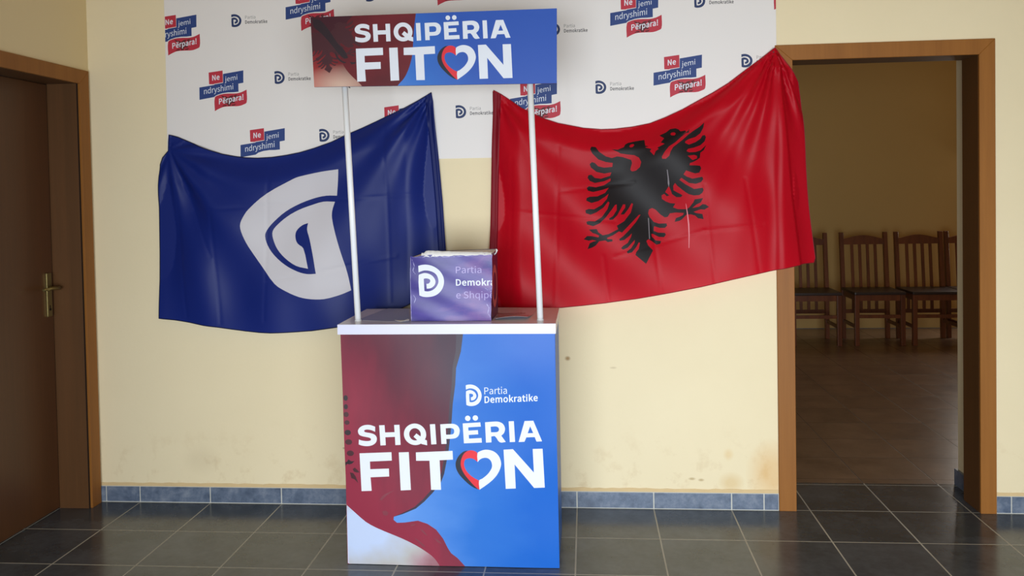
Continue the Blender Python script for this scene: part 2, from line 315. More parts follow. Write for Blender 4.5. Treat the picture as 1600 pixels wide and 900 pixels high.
# ---- lettering: letter outlines as closed 2D loops (cap height 1), with the advance of each letter
GLYPHS = {' ':(0.306,[]),
'!':(0.441,[[(0.157,1.022),(0.16,0.88),(0.177,0.302),(0.263,0.302),(0.28,0.88),(0.282,1.022)],[(0.22,0.172),(0.174,0.16),(0.142,0.127),(0.13,0.076),(0.142,0.027),(0.174,-0.006),(0.22,-0.018),(0.265,-0.006),(0.298,0.027),(0.31,0.076),(0.298,0.127),(0.265,0.16)]]),
'D':(0.939,[[(0.138,0.0),(0.138,1.0),(0.387,1.0),(0.646,0.942),(0.804,0.774),(0.858,0.503),(0.805,0.232),(0.648,0.06),(0.393,0.0)],[(0.263,0.898),(0.377,0.898),(0.573,0.852),(0.69,0.718),(0.729,0.503),(0.69,0.288),(0.573,0.151),(0.377,0.104),(0.263,0.104)]]),
'N':(0.986,[[(0.138,0.0),(0.138,1.0),(0.266,1.0),(0.632,0.37),(0.739,0.164),(0.746,0.164),(0.738,0.267),(0.731,0.374),(0.729,0.48),(0.729,1.0),(0.849,1.0),(0.849,0.0),(0.719,0.0),(0.355,0.632),(0.247,0.838),(0.241,0.838),(0.248,0.735),(0.254,0.63),(0.256,0.525),(0.256,0.0)]]),
'P':(0.864,[[(0.138,0.0),(0.138,1.0),(0.423,1.0),(0.619,0.972),(0.75,0.88),(0.797,0.707),(0.75,0.533),(0.621,0.431),(0.428,0.398),(0.263,0.398),(0.263,0.0)],[(0.263,0.898),(0.407,0.898),(0.553,0.881),(0.642,0.821),(0.671,0.707),(0.643,0.59),(0.557,0.522),(0.412,0.501),(0.263,0.501)]]),
'S':(0.813,[[(0.427,1.018),(0.265,0.983),(0.153,0.89),(0.112,0.753),(0.144,0.63),(0.221,0.548),(0.315,0.497),(0.458,0.434),(0.544,0.392),(0.604,0.338),(0.626,0.255),(0.601,0.17),(0.529,0.113),(0.416,0.093),(0.314,0.108),(0.22,0.151),(0.141,0.217),(0.065,0.13),(0.163,0.051),(0.28,0.0),(0.415,-0.018),(0.596,0.021),(0.713,0.122),(0.754,0.266),(0.727,0.39),(0.653,0.475),(0.548,0.533),(0.407,0.595),(0.329,0.631),(0.266,0.683),(0.24,0.763),(0.263,0.84),(0.328,0.889),(0.427,0.907),(0.514,0.896),(0.589,0.864),(0.655,0.814),(0.72,0.895),(0.64,0.959),(0.54,1.002)]]),
'a':(0.768,[[(0.402,0.76),(0.289,0.744),(0.19,0.708),(0.112,0.663),(0.16,0.577),(0.224,0.615),(0.299,0.644),(0.382,0.656),(0.476,0.629),(0.522,0.56),(0.535,0.469),(0.277,0.418),(0.128,0.328),(0.08,0.192),(0.109,0.078),(0.185,0.007),(0.296,-0.018),(0.385,-0.003),(0.467,0.035),(0.542,0.089),(0.546,0.089),(0.557,0.0),(0.659,0.0),(0.659,0.456),(0.633,0.616),(0.55,0.722)],[(0.337,0.346),(0.535,0.386),(0.535,0.18),(0.466,0.126),(0.4,0.094),(0.332,0.083),(0.265,0.095),(0.218,0.133),(0.201,0.201),(0.232,0.285)]]),
'd':(0.846,[[(0.595,1.086),(0.595,0.801),(0.602,0.674),(0.538,0.72),(0.471,0.749),(0.393,0.76),(0.235,0.712),(0.118,0.578),(0.072,0.37),(0.11,0.16),(0.216,0.028),(0.378,-0.018),(0.463,-0.003),(0.539,0.035),(0.603,0.087),(0.607,0.087),(0.618,0.0),(0.72,0.0),(0.72,1.086)],[(0.415,0.655),(0.475,0.647),(0.534,0.622),(0.595,0.577),(0.595,0.188),(0.534,0.132),(0.471,0.098),(0.405,0.087),(0.295,0.121),(0.225,0.218),(0.201,0.371),(0.23,0.52),(0.306,0.619)]]),
'e':(0.756,[[(0.402,0.76),(0.241,0.712),(0.119,0.578),(0.071,0.37),(0.119,0.161),(0.246,0.028),(0.426,-0.018),(0.519,-0.008),(0.599,0.019),(0.668,0.057),(0.625,0.141),(0.568,0.109),(0.507,0.089),(0.439,0.082),(0.315,0.114),(0.23,0.204),(0.194,0.341),(0.693,0.341),(0.696,0.362),(0.698,0.386),(0.698,0.412),(0.664,0.596),(0.563,0.717)],[(0.307,0.633),(0.405,0.66),(0.504,0.634),(0.567,0.556),(0.589,0.43),(0.192,0.43),(0.231,0.555)]]),
'h':(0.828,[[(0.126,0.0),(0.126,1.086),(0.251,1.086),(0.251,0.789),(0.246,0.636),(0.317,0.698),(0.398,0.743),(0.491,0.76),(0.619,0.726),(0.693,0.628),(0.718,0.469),(0.718,0.0),(0.593,0.0),(0.593,0.453),(0.579,0.566),(0.533,0.63),(0.453,0.651),(0.383,0.638),(0.319,0.6),(0.251,0.538),(0.251,0.0)]]),
'i':(0.375,[[(0.126,0.0),(0.126,0.741),(0.251,0.741),(0.251,0.0)],[(0.188,1.057),(0.145,1.047),(0.117,1.019),(0.106,0.977),(0.117,0.933),(0.145,0.904),(0.188,0.894),(0.232,0.904),(0.261,0.933),(0.271,0.977),(0.261,1.019),(0.232,1.047)]]),
'j':(0.375,[[(0.127,0.741),(0.127,-0.085),(0.12,-0.162),(0.092,-0.213),(0.035,-0.231),(0.01,-0.229),(-0.014,-0.223),(-0.035,-0.217),(-0.06,-0.311),(-0.03,-0.321),(0.006,-0.328),(0.048,-0.33),(0.166,-0.3),(0.231,-0.216),(0.251,-0.085),(0.251,0.741)],[(0.188,1.057),(0.145,1.047),(0.116,1.019),(0.105,0.977),(0.116,0.933),(0.145,0.904),(0.188,0.894),(0.231,0.904),(0.261,0.933),(0.271,0.977),(0.261,1.019),(0.231,1.047)]]),
'k':(0.753,[[(0.126,0.0),(0.126,1.086),(0.248,1.086),(0.248,0.351),(0.254,0.351),(0.568,0.741),(0.707,0.741),(0.46,0.442),(0.739,0.0),(0.604,0.0),(0.387,0.357),(0.248,0.195),(0.248,0.0)]]),
'm':(1.263,[[(0.473,0.76),(0.389,0.743),(0.312,0.697),(0.243,0.633),(0.24,0.633),(0.228,0.741),(0.126,0.741),(0.126,0.0),(0.251,0.0),(0.251,0.538),(0.316,0.601),(0.378,0.638),(0.437,0.651),(0.514,0.63),(0.56,0.566),(0.574,0.453),(0.574,0.0),(0.698,0.0),(0.698,0.538),(0.765,0.601),(0.827,0.638),(0.885,0.651),(0.963,0.63),(1.008,0.566),(1.023,0.453),(1.023,0.0),(1.147,0.0),(1.147,0.469),(1.123,0.628),(1.049,0.726),(0.924,0.76),(0.837,0.742),(0.756,0.692),(0.678,0.618),(0.637,0.694),(0.571,0.743)]]),
'n':(0.832,[[(0.491,0.76),(0.397,0.743),(0.316,0.697),(0.243,0.633),(0.24,0.633),(0.228,0.741),(0.126,0.741),(0.126,0.0),(0.251,0.0),(0.251,0.538),(0.319,0.6),(0.383,0.638),(0.453,0.651),(0.533,0.63),(0.579,0.566),(0.593,0.453),(0.593,0.0),(0.718,0.0),(0.718,0.469),(0.693,0.628),(0.619,0.726)]]),
'o':(0.827,[[(0.413,0.76),(0.244,0.714),(0.119,0.581),(0.071,0.37),(0.119,0.16),(0.244,0.028),(0.413,-0.018),(0.583,0.028),(0.707,0.16),(0.756,0.37),(0.707,0.581),(0.583,0.714)],[(0.301,0.619),(0.413,0.655),(0.526,0.619),(0.602,0.519),(0.629,0.37),(0.602,0.22),(0.526,0.122),(0.413,0.086),(0.301,0.122),(0.226,0.22),(0.199,0.37),(0.226,0.519)]]),
'p':(0.846,[[(0.479,0.76),(0.394,0.745),(0.315,0.707),(0.243,0.655),(0.24,0.655),(0.228,0.741),(0.126,0.741),(0.126,-0.312),(0.251,-0.312),(0.251,-0.061),(0.247,0.068),(0.315,0.021),(0.384,-0.008),(0.452,-0.018),(0.61,0.03),(0.728,0.166),(0.774,0.382),(0.74,0.582),(0.64,0.713)],[(0.251,0.554),(0.32,0.609),(0.385,0.643),(0.447,0.655),(0.561,0.62),(0.625,0.525),(0.644,0.381),(0.616,0.223),(0.541,0.123),(0.431,0.087),(0.377,0.094),(0.316,0.118),(0.251,0.164)]]),
'q':(0.846,[[(0.393,0.76),(0.235,0.712),(0.118,0.578),(0.072,0.37),(0.11,0.16),(0.216,0.028),(0.378,-0.018),(0.461,-0.004),(0.536,0.033),(0.602,0.086),(0.595,-0.049),(0.595,-0.312),(0.72,-0.312),(0.72,0.741),(0.621,0.741),(0.608,0.671),(0.606,0.671),(0.541,0.72),(0.472,0.75)],[(0.415,0.655),(0.475,0.647),(0.534,0.622),(0.595,0.577),(0.595,0.188),(0.534,0.132),(0.471,0.098),(0.405,0.087),(0.295,0.121),(0.225,0.218),(0.201,0.371),(0.23,0.52),(0.306,0.619)]]),
'r':(0.529,[[(0.453,0.76),(0.374,0.741),(0.302,0.688),(0.243,0.606),(0.24,0.606),(0.228,0.741),(0.126,0.741),(0.126,0.0),(0.251,0.0),(0.251,0.476),(0.307,0.576),(0.372,0.631),(0.437,0.648),(0.464,0.647),(0.486,0.643),(0.509,0.636),(0.532,0.744),(0.509,0.753),(0.483,0.758)]]),
's':(0.638,[[(0.34,0.76),(0.201,0.731),(0.115,0.656),(0.085,0.55),(0.117,0.446),(0.198,0.38),(0.3,0.336),(0.38,0.303),(0.444,0.258),(0.469,0.195),(0.453,0.137),(0.405,0.095),(0.323,0.079),(0.242,0.09),(0.17,0.121),(0.104,0.168),(0.044,0.085),(0.123,0.032),(0.217,-0.004),(0.319,-0.018),(0.467,0.013),(0.557,0.092),(0.588,0.202),(0.554,0.314),(0.469,0.382),(0.363,0.427),(0.285,0.459),(0.226,0.498),(0.203,0.555),(0.218,0.609),(0.264,0.648),(0.341,0.663),(0.402,0.654),(0.457,0.631),(0.509,0.598),(0.569,0.675),(0.505,0.718),(0.427,0.748)]]),
't':(0.514,[[(0.168,0.95),(0.154,0.741),(0.037,0.734),(0.037,0.64),(0.147,0.64),(0.147,0.229),(0.167,0.099),(0.233,0.013),(0.357,-0.018),(0.404,-0.014),(0.451,-0.004),(0.495,0.01),(0.471,0.104),(0.444,0.094),(0.415,0.086),(0.386,0.083),(0.318,0.1),(0.282,0.148),(0.271,0.225),(0.271,0.64),(0.473,0.64),(0.473,0.741),(0.271,0.741),(0.271,0.95)]]),
'y':(0.711,[[(0.018,0.741),(0.315,-0.001),(0.299,-0.057),(0.26,-0.139),(0.205,-0.196),(0.132,-0.217),(0.112,-0.215),(0.092,-0.21),(0.075,-0.205),(0.05,-0.304),(0.076,-0.312),(0.105,-0.317),(0.138,-0.319),(0.264,-0.285),(0.353,-0.194),(0.415,-0.063),(0.693,0.741),(0.572,0.741),(0.438,0.33),(0.418,0.261),(0.398,0.19),(0.378,0.12),(0.371,0.12),(0.346,0.191),(0.321,0.262),(0.297,0.33),(0.147,0.741)]]),
'ë':(0.756,[[(0.402,0.76),(0.241,0.712),(0.119,0.578),(0.071,0.37),(0.119,0.161),(0.246,0.028),(0.426,-0.018),(0.519,-0.008),(0.599,0.019),(0.668,0.057),(0.625,0.141),(0.568,0.109),(0.507,0.089),(0.439,0.082),(0.315,0.114),(0.23,0.204),(0.194,0.341),(0.693,0.341),(0.696,0.362),(0.698,0.386),(0.698,0.412),(0.664,0.596),(0.563,0.717)],[(0.307,0.633),(0.405,0.66),(0.504,0.634),(0.567,0.556),(0.589,0.43),(0.192,0.43),(0.231,0.555)],[(0.255,1.046),(0.216,1.036),(0.19,1.01),(0.18,0.971),(0.19,0.933),(0.216,0.906),(0.255,0.896),(0.294,0.906),(0.321,0.933),(0.332,0.971),(0.321,1.01),(0.294,1.036)],[(0.55,1.046),(0.51,1.036),(0.483,1.01),(0.473,0.971),(0.483,0.933),(0.51,0.906),(0.55,0.896),(0.587,0.906),(0.614,0.933),(0.625,0.971),(0.614,1.01),(0.587,1.036)]])}
_cache = {}
def glyph_loops(text, weight=0.0, track=0.0):
    """weight thickens the strokes (in cap heights), track widens the spacing"""
    key = (text, weight, track)
    if key in _cache: return _cache[key]
    out = []; x = 0.0
    for c in text:
        adv, L = GLYPHS[c]
        for l in L:
            hole = sum(inside(np.array([l[0][0] + 1e-4]), np.array([l[0][1] + 1e-4]), [m_])[0] for m_ in L if m_ is not l) % 2
            out.append([(p[0] + x, p[1]) for p in (grow(l, -weight if hole else weight) if weight else l)])
        x += adv + track
    _cache[key] = out
    return out
def text_item(text, origin, xdir, ydir, width, height, mat, weight=0.0, ref=None, track=0.0):
    """text whose ink box starts at origin; width and height of the whole ink box (height measured on the string ref)"""
    L = glyph_loops(text, weight, track); R = glyph_loops(ref, weight, track) if ref else L
    xs = [p[0] for l in L for p in l]; ys = [p[1] for l in R for p in l]
    x0, x1, y0, y1 = min(xs), max(xs), min(ys), max(ys); sx = width / (x1 - x0); sy = height / (y1 - y0)
    out = []
    for l in L:
        out.append([(origin[0] + xdir[0] * (p[0] - x0) * sx + ydir[0] * (p[1] - y0) * sy,
                     origin[1] + xdir[1] * (p[0] - x0) * sx + ydir[1] * (p[1] - y0) * sy) for p in l])
    return (out, mat)
def ell(c, rx, ry, n=20):
    return [(c[0] + rx * math.cos(2 * math.pi * k / n), c[1] + ry * math.sin(2 * math.pi * k / n)) for k in range(n)]
def grow(poly, d):
    n = len(poly); A = sum(poly[i][0] * poly[(i + 1) % n][1] - poly[(i + 1) % n][0] * poly[i][1] for i in range(n)); sg = 1 if A > 0 else -1
    out = []
    for i in range(n):
        p0, p1, p2 = Vector(poly[i - 1]), Vector(poly[i]), Vector(poly[(i + 1) % n])
        a = (p1 - p0).normalized(); b2 = (p2 - p1).normalized(); nv = Vector((a.y + b2.y, -a.x - b2.x)) * sg
        if nv.length < 1e-6: nv = Vector((a.y, -a.x)) * sg
        nv.normalize(); c = max(0.5, nv.dot(Vector((a.y, -a.x)) * sg)); out.append(tuple(p1 + nv * d / c))
    return out
def smooth(poly, n=3):
    """Catmull-Rom through the points of a closed polygon (sharp where the turn is above 60 degrees)"""
    N_ = len(poly); P_ = [Vector(p) for p in poly]
    tan = []
    for i in range(N_):
        a = P_[i] - P_[i - 1]; b2 = P_[(i + 1) % N_] - P_[i]
        tan.append(None if a.length < 1e-9 or b2.length < 1e-9 or a.angle(b2) > 1.1 else (P_[(i + 1) % N_] - P_[i - 1]) * 0.5)
    out = []
    for i in range(N_):
        p, q = P_[i], P_[(i + 1) % N_]; L = (q - p)
        t0 = tan[i] if tan[i] is not None else L; t1 = tan[(i + 1) % N_] if tan[(i + 1) % N_] is not None else L
        if t0.length > 0: t0 = t0.normalized() * L.length
        if t1.length > 0: t1 = t1.normalized() * L.length
        for k in range(n):
            t = k / n
            out.append(tuple(p * (2*t**3 - 3*t*t + 1) + t0 * (t**3 - 2*t*t + t) + q * (-2*t**3 + 3*t*t) + t1 * (t**3 - t*t)))
    return out
def inside(px, py, loops):
    c = np.zeros(len(px), bool)
    for l in loops:
        A = np.array(l); B = np.roll(A, -1, axis=0)
        for (x0, y0), (x1, y1) in zip(A, B):
            if y0 == y1: continue
            k = ((y0 > py) != (y1 > py)) & (px < (x1 - x0) * (py - y0) / (y1 - y0) + x0)
            c ^= k
    return c
def sheet(name, outline, base, items, surf, parent=None, step=None, holes=None, smooth_n=True, into=None, back=None):
    """one mesh: the outline filled with the base material, each item (loops, material) painted over it in turn.
       surf(u, v) gives the point in the room."""
    verts = []; edges = []
    def addl(l):
        s0 = len(verts); verts.extend(Vector(p) for p in l); edges.extend((s0 + i, s0 + (i + 1) % len(l)) for i in range(len(l)))
    if step:
        dens = []
        for i, p in enumerate(outline):
            q = outline[(i + 1) % len(outline)]; L = math.dist(p, q); n = max(1, int(L / step))
            dens += [(p[0] + (q[0] - p[0]) * k / n, p[1] + (q[1] - p[1]) * k / n) for k in range(n)]
    else: dens = outline
    addl(dens)
    for loops, _ in items:
        for l in loops: addl(l)
    xs = [p[0] for p in outline]; ys = [p[1] for p in outline]
    if step:
        g = np.array([(x + 0.37 * step * (j % 2), y) for j, y in enumerate(np.arange(min(ys), max(ys), step)) for x in np.arange(min(xs), max(xs), step)])
        k = inside(g[:, 0], g[:, 1], [outline]); verts.extend(Vector(p) for p in g[k].tolist())
    v, e, f, _, _, _ = delaunay_2d_cdt(verts, edges, [], 0, 1e-6)
    V = np.array([tuple(p) for p in v]); F = np.array([tuple(q) for q in f if len(q) == 3])
    C = V[F].mean(axis=1); mi = np.where(inside(C[:, 0], C[:, 1], [outline]), 0, -1); mats = [base]
    for loops, mt in items:
        allp = [p for l in loops for p in l]; bx = (min(p[0] for p in allp), max(p[0] for p in allp), min(p[1] for p in allp), max(p[1] for p in allp))
        cand = np.where((mi >= 0) & (C[:, 0] >= bx[0]) & (C[:, 0] <= bx[1]) & (C[:, 1] >= bx[2]) & (C[:, 1] <= bx[3]))[0]
        if len(cand) == 0: continue
        k = inside(C[cand, 0], C[cand, 1], loops)
        if mt not in mats: mats.append(mt)
        mi[cand[k]] = mats.index(mt)
    keep = mi >= 0; F = F[keep]; mi = mi[keep]
    used = np.unique(F); rm = -np.ones(len(V), int); rm[used] = np.arange(len(used))
    pts = [tuple(surf(*V[i])) for i in used]
    me = bpy.data.meshes.new(name); me.from_pydata(pts, [], [tuple(int(rm[i]) for i in t) for t in F])
    for m_ in mats: me.materials.append(m_)
    me.polygons.foreach_set('material_index', mi.astype(int).tolist())
    me.polygons.foreach_set('use_smooth', [smooth_n] * len(mi))
    me.update()
    if smooth_n:
        h = 0.002; nr = []
        for i in used:
            u, w = V[i]; a = Vector(surf(u + h, w)) - Vector(surf(u - h, w)); b2 = Vector(surf(u, w + h)) - Vector(surf(u, w - h))
            nv = a.cross(b2).normalized()
            if nv.y > 0: nv.negate()
            nr.append(nv)
        if me.polygons[0].normal.dot(nr[me.polygons[0].vertices[0]]) < 0: me.flip_normals()
        me.normals_split_custom_set_from_vertices([tuple(q) for q in nr])
    o = bpy.data.objects.new(name, me)
    return link(o, parent)
def join_into(o, mb):
    """adds the shapes of mb to the mesh object o"""
    bmesh.ops.recalc_face_normals(mb.bm, faces=mb.bm.faces)
    bm = bmesh.new(); bm.from_mesh(o.data); base = len(bm.faces)
    off = {}
    for i, m_ in enumerate(mb.mats):
        nm = [x.name for x in o.data.materials]
        if m_.name not in nm: o.data.materials.append(m_); nm.append(m_.name)
        off[i] = nm.index(m_.name)
    inv = o.matrix_world.inverted() if o.parent is None else Matrix.Identity(4)
    mp = {v: bm.verts.new(v.co) for v in mb.bm.verts}
    for f in mb.bm.faces:
        g = bm.faces.new([mp[v] for v in f.verts]); g.material_index = off[f.material_index]; g.smooth = f.smooth
    bm.to_mesh(o.data); bm.free(); mb.bm.free()

# ------------------------------------------------------------------ room shell
WL = -0.196          # left wall face
H = 3.0
def struct(mb, name, label=None): return tag(mb.build(name), label, None, None, 'structure')
f = MB(); f.box(-0.6, 8.0, -5.3, 0.365, -0.12, 0, M['tiles']); struct(f, 'floor')
f = MB(); f.box(1.3, 8.0, 0.365, 5.1, -0.12, 0, M['tiles_room']); struct(f, 'floor_back')
f = MB(); f.box(-0.6, 8.0, -5.3, 5.1, H, H + 0.12, M['ceiling']); struct(f, 'ceiling')
f = MB()
f.box(-0.6, 2.955, 0, 0.355, 0, H, M['plaster']); f.box(3.83, 8.0, 0, 0.355, 0, H, M['plaster']); f.box(2.955, 3.83, 0, 0.355, 2.03, H, M['plaster'])
struct(f, 'wall_back')
f = MB()
f.box(-0.5, WL, -0.03, 0.0, 0, H, M['plaster_left']); f.box(-0.5, WL, -5.3, -0.97, 0, H, M['plaster_left']); f.box(-0.5, WL, -0.97, -0.03, 2.0, H, M['plaster_left'])
struct(f, 'wall_left')
f = MB(); f.box(6.2, 6.4, -5.3, 0.0, 0, H, M['plaster']); struct(f, 'wall_right')
f = MB()     # entrance wall behind the viewer, with its wide glazed doorway
f.box(-0.6, 0.6, -5.5, -5.3, 0, H, M['plaster']); f.box(4.6, 6.4, -5.5, -5.3, 0, H, M['plaster']); f.box(0.6, 4.6, -5.5, -5.3, 2.35, H, M['plaster'])
struct(f, 'wall_front')
f = MB()
f.box(1.3, 5.78, 4.97, 5.2, 0, H, M['plaster_room']); f.box(7.52, 8.0, 4.97, 5.2, 0, H, M['plaster_room'])
f.box(5.78, 7.52, 4.97, 5.2, 0, 0.48, M['plaster_room']); f.box(5.78, 7.52, 4.97, 5.2, 2.22, H, M['plaster_room'])
struct(f, 'wall_room_back')
f = MB(); f.box(1.3, 1.5, 0.355, 4.97, 0, H, M['plaster_room']); struct(f, 'wall_room_left')
f = MB(); f.box(7.8, 8.0, 0.355, 4.97, 0, H, M['plaster_room']); struct(f, 'wall_room_right')
f = MB()
for a in (5.78, 6.62, 7.46): f.box(a, a + 0.06, 5.0, 5.06, 0.48, 2.22, M['window_white'], 0.004)
for a in (0.48, 2.16): f.box(5.78, 7.52, 5.0, 5.06, a, a + 0.06, M['window_white'], 0.004)
f.box(5.8, 7.5, 5.025, 5.03, 0.5, 2.2, M['window_glass']); struct(f, 'window_1')
# skirting of tiles along the foot of the back wall
def skirting(name, x0, x1, cuts, seedv):
    f = MB(); xs = sorted([x0] + [c for c in cuts if x0 < c < x1] + [x1])
    f.box(x0, x1, -0.0065, 0, 0.0, 0.076, M['grout'])
    for a, b2 in zip(xs[:-1], xs[1:]):
        f.box(a + 0.0028, b2 - 0.0028, -0.010, -0.002, 0.004, 0.0735, M['skirt'], 0.0012)
    n = max(2, int((x1 - x0) / 0.03)); rnd = random.Random(seedv); h = 0.09     # ragged plaster lip on top of the tiles
    for k in range(n):
        a = x0 + (x1 - x0) * k / n; b2 = x0 + (x1 - x0) * (k + 1) / n; h2 = 0.088 + 0.004 * rnd.random()
        vs = [(a, -0.006, 0.074), (b2, -0.006, 0.074), (b2, -0.002, h2), (a, -0.002, h)]; h = h2
        f.quad(vs, M['lip']); f.quad([vs[3], vs[2], (b2, 0.0, h2), (a, 0.0, vs[3][2])], M['lip'])
    return struct(f, name)
skirting('baseboard_back', WL + 0.001, 2.924, [-0.165] + [T * k for k in range(0, 9)] + [2.86], 3)
skirting('baseboard_right', 3.838, 6.2, [3.90] + [T * k for k in range(12, 19)], 4)
f = MB(); f.box(WL, WL + 0.008, -0.0145, -0.010, 0, 0.0735, M['skirt']); struct(f, 'baseboard_left')
f = MB(); f.box(3.817, 3.83, 0.16, 0.368, 0.0, 0.075, M['skirt'], 0.001); struct(f, 'baseboard_doorway')
f = MB(); f.box(4.7, 7.8, 4.962, 4.97, 0, 0.004, M['skirt']); f.box(1.5, 4.7, 4.962, 4.97, 0, 0.004, M['skirt']); struct(f, 'trim_1')

# doorway into the next room: casing, lining
d2 = thing('door_2', (3.385, 0, 0), kind='structure')
f = MB()
x0, x1, x2, x3, zt, zo = 2.925, 2.999, 3.772, 3.838, 1.968, 2.034
def mitred(pts, y0, y1, mb, mat):
    t = bmesh.new(); vs = [t.verts.new((p[0], y0, p[1])) for p in pts] + [t.verts.new((p[0], y1, p[1])) for p in pts]
    n = len(pts); t.faces.new(vs[:n]); t.faces.new(vs[n:][::-1])
    for i in range(n): t.faces.new((vs[i], vs[(i + 1) % n], vs[n + (i + 1) % n], vs[n + i]))
    bmesh.ops.recalc_face_normals(t, faces=t.faces); bmesh.ops.bevel(t, geom=list(t.edges), offset=0.0015, segments=1, affect='EDGES')
    mb.add(t, mat)
mitred([(x0, 0), (x1, 0), (x1, zt), (x0, zo)], -0.013, 0.0, f, M['frame_wood'])
mitred([(x2, 0), (x3, 0), (x3, zo), (x2, zt)], -0.013, 0.0, f, M['frame_wood'])
mitred([(x1, zt), (x2, zt), (x3, zo), (x0, zo)], -0.013, 0.0, f, M['frame_wood'])
f.build('casing', d2)
f = MB()
f.box(x1 - 0.04, x1, 0.0, 0.157, 0, zt + 0.04, M['jamb_wood'], 0.001); f.box(x2, x2 + 0.04, 0.0, 0.157, 0, zt + 0.04, M['jamb_wood'], 0.001)
f.box(x1, x2, 0.0, 0.157, zt, zt + 0.04, M['jamb_wood'], 0.001)
f.box(x1 - 0.003, x1 - 0.001, -0.004, 0.002, 0, zt, M['shadow_gap'])
f.build('lining', d2)

# closed door in the left wall
d1 = thing('door_1', (-0.3, -0.5, 0), kind='structure')
ya, yb, yi, zi, zo1 = -0.018, -0.955, -0.090, 1.949, 2.014
f = MB()
def mit_x(pts, xa, xb, mb, mat):
    t = bmesh.new(); vs = [t.verts.new((xa, p[0], p[1])) for p in pts] + [t.verts.new((xb, p[0], p[1])) for p in pts]
    n = len(pts); t.faces.new(vs[:n]); t.faces.new(vs[n:][::-1])
    for i in range(n): t.faces.new((vs[i], vs[(i + 1) % n], vs[n + (i + 1) % n], vs[n + i]))
    bmesh.ops.recalc_face_normals(t, faces=t.faces); bmesh.ops.bevel(t, geom=list(t.edges), offset=0.0015, segments=1, affect='EDGES')
    mb.add(t, mat)
yj = yb + 0.072
mit_x([(ya, 0), (yi, 0), (yi, zi), (ya, zo1)], WL, WL + 0.012, f, M['frame_wood'])
mit_x([(yj, 0), (yb, 0), (yb, zo1), (yj, zi)], WL, WL + 0.012, f, M['frame_wood'])
mit_x([(yi, zi), (yj, zi), (yb, zo1), (ya, zo1)], WL, WL + 0.012, f, M['frame_wood'])
f.build('casing', d1)
f = MB()
f.box(-0.40, WL - 0.004, yi - 0.006, yi + 0.05, 0, zi + 0.05, M['jamb_wood'], 0.001)
f.box(-0.40, WL - 0.004, yj - 0.05, yj, 0, zi + 0.05, M['jamb_wood'], 0.001)
f.box(-0.40, WL - 0.004, yj, yi, zi, zi + 0.05, M['jamb_wood'], 0.001)
f.box(WL - 0.004, WL, yi - 0.002, yi + 0.02, 0, zi, M['shadow_gap'])
f.build('lining', d1)
f = MB(); f.box(-0.378, -0.338, yj + 0.003, yi - 0.011, 0.006, zi - 0.003, M['leaf_wood'], 0.002)
f.box(-0.372, -0.340, yi - 0.011, yi - 0.006, 0.0, zi, M['shadow_gap'])
leaf = f.build('door_leaf', d1)
f = MB(); hy, hz0, hz1 = -0.138, 0.893, 1.092
f.box(-0.338, -0.328, hy - 0.017, hy + 0.017, hz0, hz1, M['brass'], 0.004)
f.box(-0.3285, -0.3275, hy - 0.003, hy + 0.003, 0.925, 0.945, M['shadow_gap'])
f.tube([(-0.338, hy, 0.926), (-0.326, hy, 0.926)], 0.006, M['shadow_gap'])
f.build('handle_plate', leaf)
f = MB()
f.tube([(-0.33, hy, 1.022), (-0.30, hy, 1.022), (-0.287, hy + 0.006, 1.022), (-0.283, hy + 0.02, 1.024), (-0.283, hy - 0.06 + 0.10, 1.028)][:3] +
       [(-0.284, hy - 0.02, 1.023), (-0.284, hy - 0.06, 1.027), (-0.286, hy - 0.11, 1.024)][:0] + [(-0.283, hy + 0.018, 1.024), (-0.283, hy + 0.05, 1.028), (-0.286, hy + 0.085, 1.030)][:0] +
       [(-0.284, hy - 0.02, 1.024), (-0.284, hy - 0.06, 1.027), (-0.288, hy - 0.105, 1.024)], [0.010, 0.009, 0.009, 0.008, 0.007, 0.006], M['brass'])
f.build('handle', leaf)

